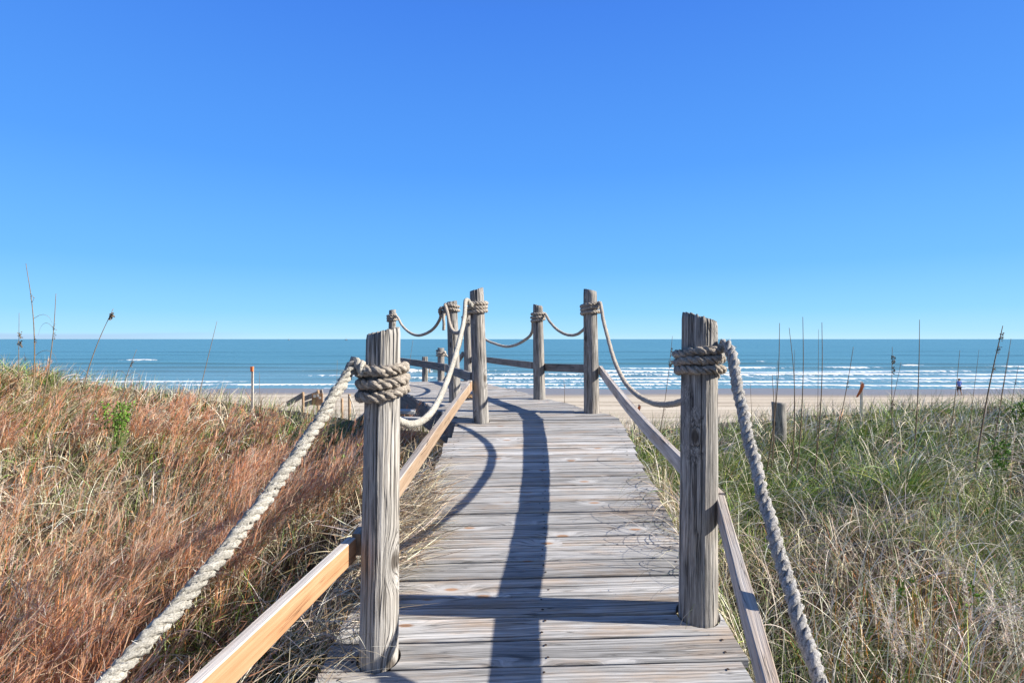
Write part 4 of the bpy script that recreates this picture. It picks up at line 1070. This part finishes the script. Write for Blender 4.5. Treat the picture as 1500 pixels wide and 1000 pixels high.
def plume(u, v, d, n, label):
    p = at(u, v, d); x, y_ = p[0], p[1]; gz = float(ground_z(x, y_))
    o = empty('plume_grass', (x, y_, gz), label, 'grass plume', 'pale fluffy grass plumes')
    f1, f2 = Field(), Field()
    L = (p[2] - gz + 0.12) * rng.uniform(0.85, 1.1, n)
    base = np.stack([x + rng.normal(0, 0.05, n), y_ + rng.normal(0, 0.05, n), np.full(n, gz - 0.02)], 1)
    az = rng.normal(0.2, 1.0, n); le = np.abs(rng.normal(0.1, 0.08, n)); cu = rng.normal(0.15, 0.1, n)
    V, Q, Cc, P = blades(base, L, np.full(n, 0.003), az, le, cu, palette(n, [TAN, RUST, BROWN], [2, 1, 2]), 5)
    f1.add(V, Q, Cc)
    nh = 70; t = rng.uniform(2.6, 5, (n, nh)); i0 = np.minimum(t.astype(int), 4); fr = t - i0; ii = np.arange(n)[:, None]
    hp = (P[ii, i0] * (1 - fr)[..., None] + P[ii, i0 + 1] * fr[..., None]).reshape(-1, 3); m_ = len(hp)
    f2.add(*blades(hp, rng.uniform(0.01, 0.028, m_), np.full(m_, 0.0022), rng.random(m_) * 6.28, rng.uniform(0.2, 1.4, m_), rng.normal(0.3, 0.4, m_), palette(m_, [[0.82, 0.74, 0.66], PALE, [0.70, 0.52, 0.42]], [3, 2, 1]), 1, taper=0.6))
    f1.build('stem', None, None, M_BLADE, None, None, o); f2.build('seed_fluff', None, None, M_SEED, None, None, o)
plume(1480, 880, 2.5, 14, 'dense pale plume clump at the lower right border')
plume(1437, 905, 2.4, 7, 'slim pinkish plume left of the dense one at lower right')
plume(1312, 900, 2.45, 10, 'loose whitish plume clump in the lower right grass')
plume(1262, 930, 2.3, 7, 'small pink tinged plume close to the rope at lower right')
plume(1482, 632, 5.0, 10, 'whitish plume beside the leafy sprig on the right')

# ------------------------------------------------------------------ stakes, stub, person, far boards, boats
def stake(u, vt, d, hgt, w, ribbon, label, orange_top=False):
    t = at(u, vt, d); gz = float(ground_z(t[0], d))
    o = empty('survey_stake', (t[0], d, gz), label, 'stake', 'survey stakes with orange marking')
    mb = MB(); board(mb, (t[0], d, gz - 0.1), (t[0] + 0.006, d, t[2]), w, w * 0.5, seg=6, cham=0.002, side=(1, 0, 0)); mb.build('lath', M_STAKE, o)
    mb = MB()
    if orange_top:
        z1 = t[2] + 0.004
        for k in range(3):
            r = w * 0.56
            V = [(t[0] + 0.006 + sx * r, d - w * 0.25 + sy * r, z) for z in (z1 - 0.075, z1) for sx, sy in ((-1, -1), (1, -1), (1, 1), (-1, 1))]
        mb.add(V, [(0, 1, 5, 4), (1, 2, 6, 5), (2, 3, 7, 6), (3, 0, 4, 7), (4, 5, 6, 7)]); 
        mb.build('orange_cap', M_ORANGE, o)
    else:
        for s in range(5):
            a = np.array([t[0] + 0.01, d - w * 0.6, t[2] - 0.02 - 0.012 * s]); sx = -1
            P, _l = spline([a + np.array([0.02, 0, 0]), a, a + np.array([-0.03, -0.01, -0.06]), a + np.array([-0.055 - 0.012 * s, -0.015, -0.12 - ribbon * s / 5])], 8)
            for i in range(7):
                ww = 0.019; mb.add([P[i] - (ww, 0, 0), P[i] + (ww, 0, 0), P[i + 1] + (ww * 0.9, 0.004, 0), P[i + 1] - (ww * 0.9, -0.004, 0)], [(0, 1, 2, 3)])
        mb.build('ribbon', M_ORANGE, o)
stake(1262, 559, 8.6, 1.0, 0.036, 0.05, 'pale wooden stake with orange ribbon standing in the right grass')
stake(369, 537, 8.8, 1.0, 0.034, 0.0, 'white stake with orange top on the left dune crest', True)
stake(936, 592, 10.5, 1.0, 0.035, 0.03, 'low stake with orange ribbon seen under the rope by the outer corner post')

POSTS['ST'] = (at(1140, 630, 7.4)[0], 7.4, -1.75, at(1140, 589, 7.4)[0] + 0.004, 7.4, -0.825, 0.090, 0.088, 0.08, M_POST, 1)
o = make_post('ST', 'short thick piling stub half buried in the grass on the right', None, 'piling_stub'); o['category'] = 'piling'
if 'group' in o: del o['group']

# person strolling on the wet sand
def skin_fig(name, verts, edges, radii, mat, parent, org, sub=2):
    me = bpy.data.meshes.new(name); me.from_pydata([tuple(np.array(v)) for v in verts], edges, []); me.materials.append(mat)
    o = bpy.data.objects.new(name, me); C.objects.link(o); o.parent = parent
    o.modifiers.new('Skin', 'SKIN'); s = o.modifiers.new('Subdivision', 'SUBSURF'); s.levels = sub; s.render_levels = sub
    for i, r in enumerate(radii):
        o.data.skin_vertices[0].data[i].radius = (r, r) if np.isscalar(r) else r
    o.data.skin_vertices[0].data[0].use_root = True
    return o
px, py = 44.8, 57.0
pz = float(ground_z(px, py))
per = empty('person', (px, py, pz), 'person in blue shirt and dark shorts walking on the wet sand beyond the right dune', 'person')
J = [(0, 0, .95), (0, 0, 1.12), (0, 0.01, 1.32), (0, 0.01, 1.46), (0, 0.02, 1.52), (0, 0.03, 1.60), (0, 0.02, 1.70),
     (-.10, 0, .90), (-.11, .06, .50), (-.11, -.04, .09), (-.11, .12, .04), (.10, 0, .90), (.12, -.04, .50), (.12, -.20, .12), (.12, -.06, .04),
     (-.18, 0, 1.40), (-.25, -.03, 1.12), (-.24, .08, .90), (-.24, .12, .82), (.18, 0, 1.40), (.25, .05, 1.12), (.25, .18, .93), (.25, .22, .86)]
E = [(0, 1), (1, 2), (2, 3), (3, 4), (4, 5), (5, 6), (0, 7), (7, 8), (8, 9), (9, 10), (0, 11), (11, 12), (12, 13), (13, 14), (3, 15), (15, 16), (16, 17), (17, 18), (3, 19), (19, 20), (20, 21), (21, 22)]
Rr = [(.15, .11), (.14, .10), (.17, .11), (.12, .09), .055, .085, .075, .085, .06, .04, .035, .085, .06, .04, .035, .055, .042, .032, .035, .055, .042, .032, .035]
skin_fig('body', J, E, Rr, plain('skin', (0.42, 0.26, 0.18), 0.6, 0.08), per, None)
skin_fig('shirt', [(0, 0, .88), (0, 0, 1.12), (0, .01, 1.32), (0, .01, 1.45), (-.19, 0, 1.40), (-.245, -.02, 1.16), (.19, 0, 1.40), (.245, .04, 1.16)], [(0, 1), (1, 2), (2, 3), (3, 4), (4, 5), (3, 6), (6, 7)],
         [(.185, .135), (.17, .125), (.195, .13), (.13, .10), .075, .065, .075, .065], plain('blue_shirt', (0.12, 0.22, 0.62), 0.8, 0.15), per, None)
skin_fig('shorts', [(0, 0, .92), (-.10, .01, .82), (-.115, .05, .55), (.10, -.01, .82), (.12, -.03, .55)], [(0, 1), (1, 2), (0, 3), (3, 4)], [(.175, .13), .105, .09, .105, .09], plain('dark_shorts', (0.035, 0.035, 0.05), 0.8), per, None)
skin_fig('hair', [(0, .0, 1.66), (0, .0, 1.715), (0, -.02, 1.63)], [(0, 1), (0, 2)], [.093, .07, .075], plain('grey_hair', (0.20, 0.18, 0.16), 0.8), per, None)

# lower walkway at the foot of the dune on the left: posts, rails and a small notice board
def small_post(u, vt, d, r, label, hh=1.5):
    t = at(u, vt, d); gz = float(ground_z(t[0], d))
    POSTS['LP'] = (t[0], d, gz - H - 0.2, t[0], d, t[2] - H, r, r * 0.95, 0.1, M_POST2, 0)
    return make_post('LP', label, 'small posts of the lower walkway', 'wooden_post')
M_POST2 = log_wood('tan_post_wood', (0.58, 0.44, 0.30), (0.44, 0.30, 0.19), (0.16, 0.10, 0.065), (1.0, 0.9, 0.8))
small_post(444, 574, 17.0, 0.040, 'tan post at the upper bend of the lower walkway rails, left of the frayed rope')
small_post(466, 571, 17.6, 0.045, 'tan post beside the small notice board, left of the frayed rope')
small_post(512, 577, 18.5, 0.050, 'tan post tied with thin rope, between frayed rope and pale near post')
small_post(501, 583, 18.0, 0.045, 'low tan post just right of the frayed rope')
def far_rail(a, b, label):
    mb = MB(); board(mb, a, b, 0.04, 0.15, seg=6)
    tag(mb.build('hand_rail', M_RAILD, None, a), label, 'rail', 'rails of the lower walkway')
far_rail(at(420, 588, 17.5), at(443, 575, 17.0), 'dark rail dropping left from the lower walkway post into the grass')
far_rail(at(443, 581, 18.1), at(472, 570, 17.7), 'dark upper rail of the lower walkway rising towards the notice board')
far_rail(at(443, 590, 18.1), at(472, 580, 17.7), 'dark under rail of the lower walkway below the upper one')
nb = at(464, 592, 17.3)
o = empty('notice_board', nb, 'small brown notice board with pale patches on the lower walkway', 'sign')
mb = MB(); p, q = at(457, 576, 17.3), at(473, 576, 17.3); board(mb, p, q, 0.04, 0.36, seg=4); mb.build('panel', plain('brown_board', (0.36, 0.22, 0.13), 0.8), o)
mb = MB()
for (u0, u1, v0, v1) in ((459, 463, 578, 582), (464, 467, 577, 581), (467, 470, 581, 584)):
    a, b = at(u0, v0, 17.27), at(u1, v0, 17.27); board(mb, a, b, 0.012, (v1 - v0) / F * 17.27, seg=1, cham=0.001)
mb.build('notice', plain('pale_paper', (0.62, 0.60, 0.56), 0.8, 0.1), o)
mb = MB(); pt = at(512, 580, 18.4)
laid_rope(mb, [pt, pt + np.array([0.12, 0, -0.35]), pt + np.array([0.22, -0.1, -0.75]), pt + np.array([0.42, -0.2, -1.15])], 0.022, k=5)
tag(mb.build('thin_rope', M_ROPEP, None, pt, smooth=True), 'thin pale rope slack from the tied tan post of the lower walkway', 'rope')

# boats on the horizon
M_HULL = plain('hull_paint', (0.16, 0.12, 0.12), 0.6); M_CAB = plain('cabin_paint', (0.65, 0.62, 0.60), 0.6)
def boat(u, d, L, mast, label):
    x = (u - 750) / F * d
    o = empty('boat', (x, d, 0), label, 'boat', 'far boats on the horizon')
    mb = MB(); n = 9; V = []
    for i in range(n):
        f = i / (n - 1); b = L * 0.14 * math.sin(math.pi * min(1, 0.25 + f * 0.75)) ** 0.6 + 0.02; zz = L * (0.10 + 0.08 * f ** 3)
        xx = x - L / 2 + L * f
        V += [(xx, d - b, zz), (xx, d - b * 0.6, -0.6), (xx, d + b * 0.6, -0.6), (xx, d + b, zz)]
    Fc = [(i * 4 + j, i * 4 + (j + 1) % 4, i * 4 + 4 + (j + 1) % 4, i * 4 + 4 + j) for i in range(n - 1) for j in range(4)] + [(3, 2, 1, 0), (n * 4 - 4, n * 4 - 3, n * 4 - 2, n * 4 - 1)]
    mb.add(V, Fc); mb.build('hull', M_HULL, o)
    mb = MB(); board(mb, (x - L * 0.18, d, L * 0.34), (x + L * 0.12, d, L * 0.34), L * 0.16, L * 0.25, seg=1, cham=L * 0.01); mb.build('cabin', M_CAB, o)
    mb = MB(); tube(mb, [(x + L * 0.02, d, L * 0.30), (x + L * 0.02, d, mast)], L * 0.03, 5); tube(mb, [(x - L * 0.30, d, mast * 0.75), (x + L * 0.02, d, mast * 0.55)], L * 0.02, 5); mb.build('mast', M_HULL, o)
boat(507, 2600, 14, 13, 'boat with a mast on the horizon just left of the pale near post')
boat(423, 2900, 11, 12, 'dark boat on the horizon farther left of the pale near post')

# ------------------------------------------------------------------ light, sky, camera
EL, = (math.radians(28),)
to_sun = Vector((math.cos(EL) * 0.9985, -math.cos(EL) * 0.054, math.sin(EL))).normalized()
sun = bpy.data.lights.new('sun', 'SUN'); sun.energy = 5.0; sun.angle = math.radians(0.5); sun.color = (1.0, 0.925, 0.80)
so = bpy.data.objects.new('sun', sun); C.objects.link(so); so.rotation_euler = to_sun.to_track_quat('Z', 'Y').to_euler(); so.location = (30, 0, 30)

w = bpy.data.worlds.new('World'); bpy.context.scene.world = w; w.use_nodes = True
nt = w.node_tree; nt.nodes.clear()
sky = nd(nt, 'ShaderNodeTexSky', sky_type='NISHITA', sun_disc=False, sun_elevation=EL, sun_rotation=math.atan2(to_sun.x, to_sun.y), altitude=0, air_density=1.0, dust_density=0.3, ozone_density=3.0)
dirn = nd(nt, 'ShaderNodeTexCoord').outputs['Generated']
dx, dy, dz = nd(nt, 'ShaderNodeSeparateXYZ', {0: dirn}).outputs
clear = ramp(nt, dz, [(0.0, (3.0, 4.9, 6.3)), (0.012, (2.35, 4.55, 6.3)), (0.045, (1.60, 3.95, 6.3)), (0.12, (0.95, 3.05, 6.2)), (0.28, (0.54, 2.12, 5.85)), (0.50, (0.35, 1.42, 5.1)), (0.66, (0.30, 0.90, 2.8)), (1.0, (0.25, 0.70, 2.2))])  # overhead stops, out of view, dulled to weaken the blue fill light
clear = mixc(nt, nd(nt, 'ShaderNodeMapRange', {0: dy, 1: 0.25, 2: -0.35, 3: 0.0, 4: 0.9}, interpolation_type='SMOOTHSTEP').outputs[0], clear, (0.95, 1.55, 2.9))  # unseen sky behind the camera made more neutral to adjust the fill light
# a faint lavender bank of far cloud low on the left
bank = nd(nt, 'ShaderNodeTexNoise', {'Vector': scaled(nt, dirn, (3.0, 3.0, 40.0)), 'Scale': 1.0, 'Detail': 4.0}).outputs[0]
top = mth(nt, 'ADD', 0.001, mth(nt, 'MULTIPLY', bank, 0.019))
bm = nd(nt, 'ShaderNodeMapRange', {0: mth(nt, 'SUBTRACT', top, dz), 1: 0.0, 2: 0.004, 3: 0.0, 4: 1.0}).outputs[0]
bm = mth(nt, 'MULTIPLY', bm, nd(nt, 'ShaderNodeMapRange', {0: dx, 1: -0.40, 2: -0.60, 3: 0.0, 4: 0.55}).outputs[0])
clear = mixc(nt, bm, clear, (2.3, 3.2, 4.9))
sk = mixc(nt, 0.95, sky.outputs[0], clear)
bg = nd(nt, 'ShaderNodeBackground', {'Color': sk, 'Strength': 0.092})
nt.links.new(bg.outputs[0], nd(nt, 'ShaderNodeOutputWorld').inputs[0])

cam = bpy.data.cameras.new('camera'); co = bpy.data.objects.new('camera', cam); C.objects.link(co)
cam.lens = 20.0; cam.sensor_width = 36.0; cam.clip_start = 0.05; cam.clip_end = 120000
cam.shift_y = -3.5 / 1500
co.location = (0, 0, H); co.rotation_euler = (math.radians(90), 0, 0)
sc = bpy.context.scene; sc.camera = co
sc.view_settings.view_transform = 'Standard'; sc.view_settings.look = 'None'; sc.view_settings.gamma = 1.0
sc.view_settings.exposure = 0.92
sc.render.engine = 'CYCLES'
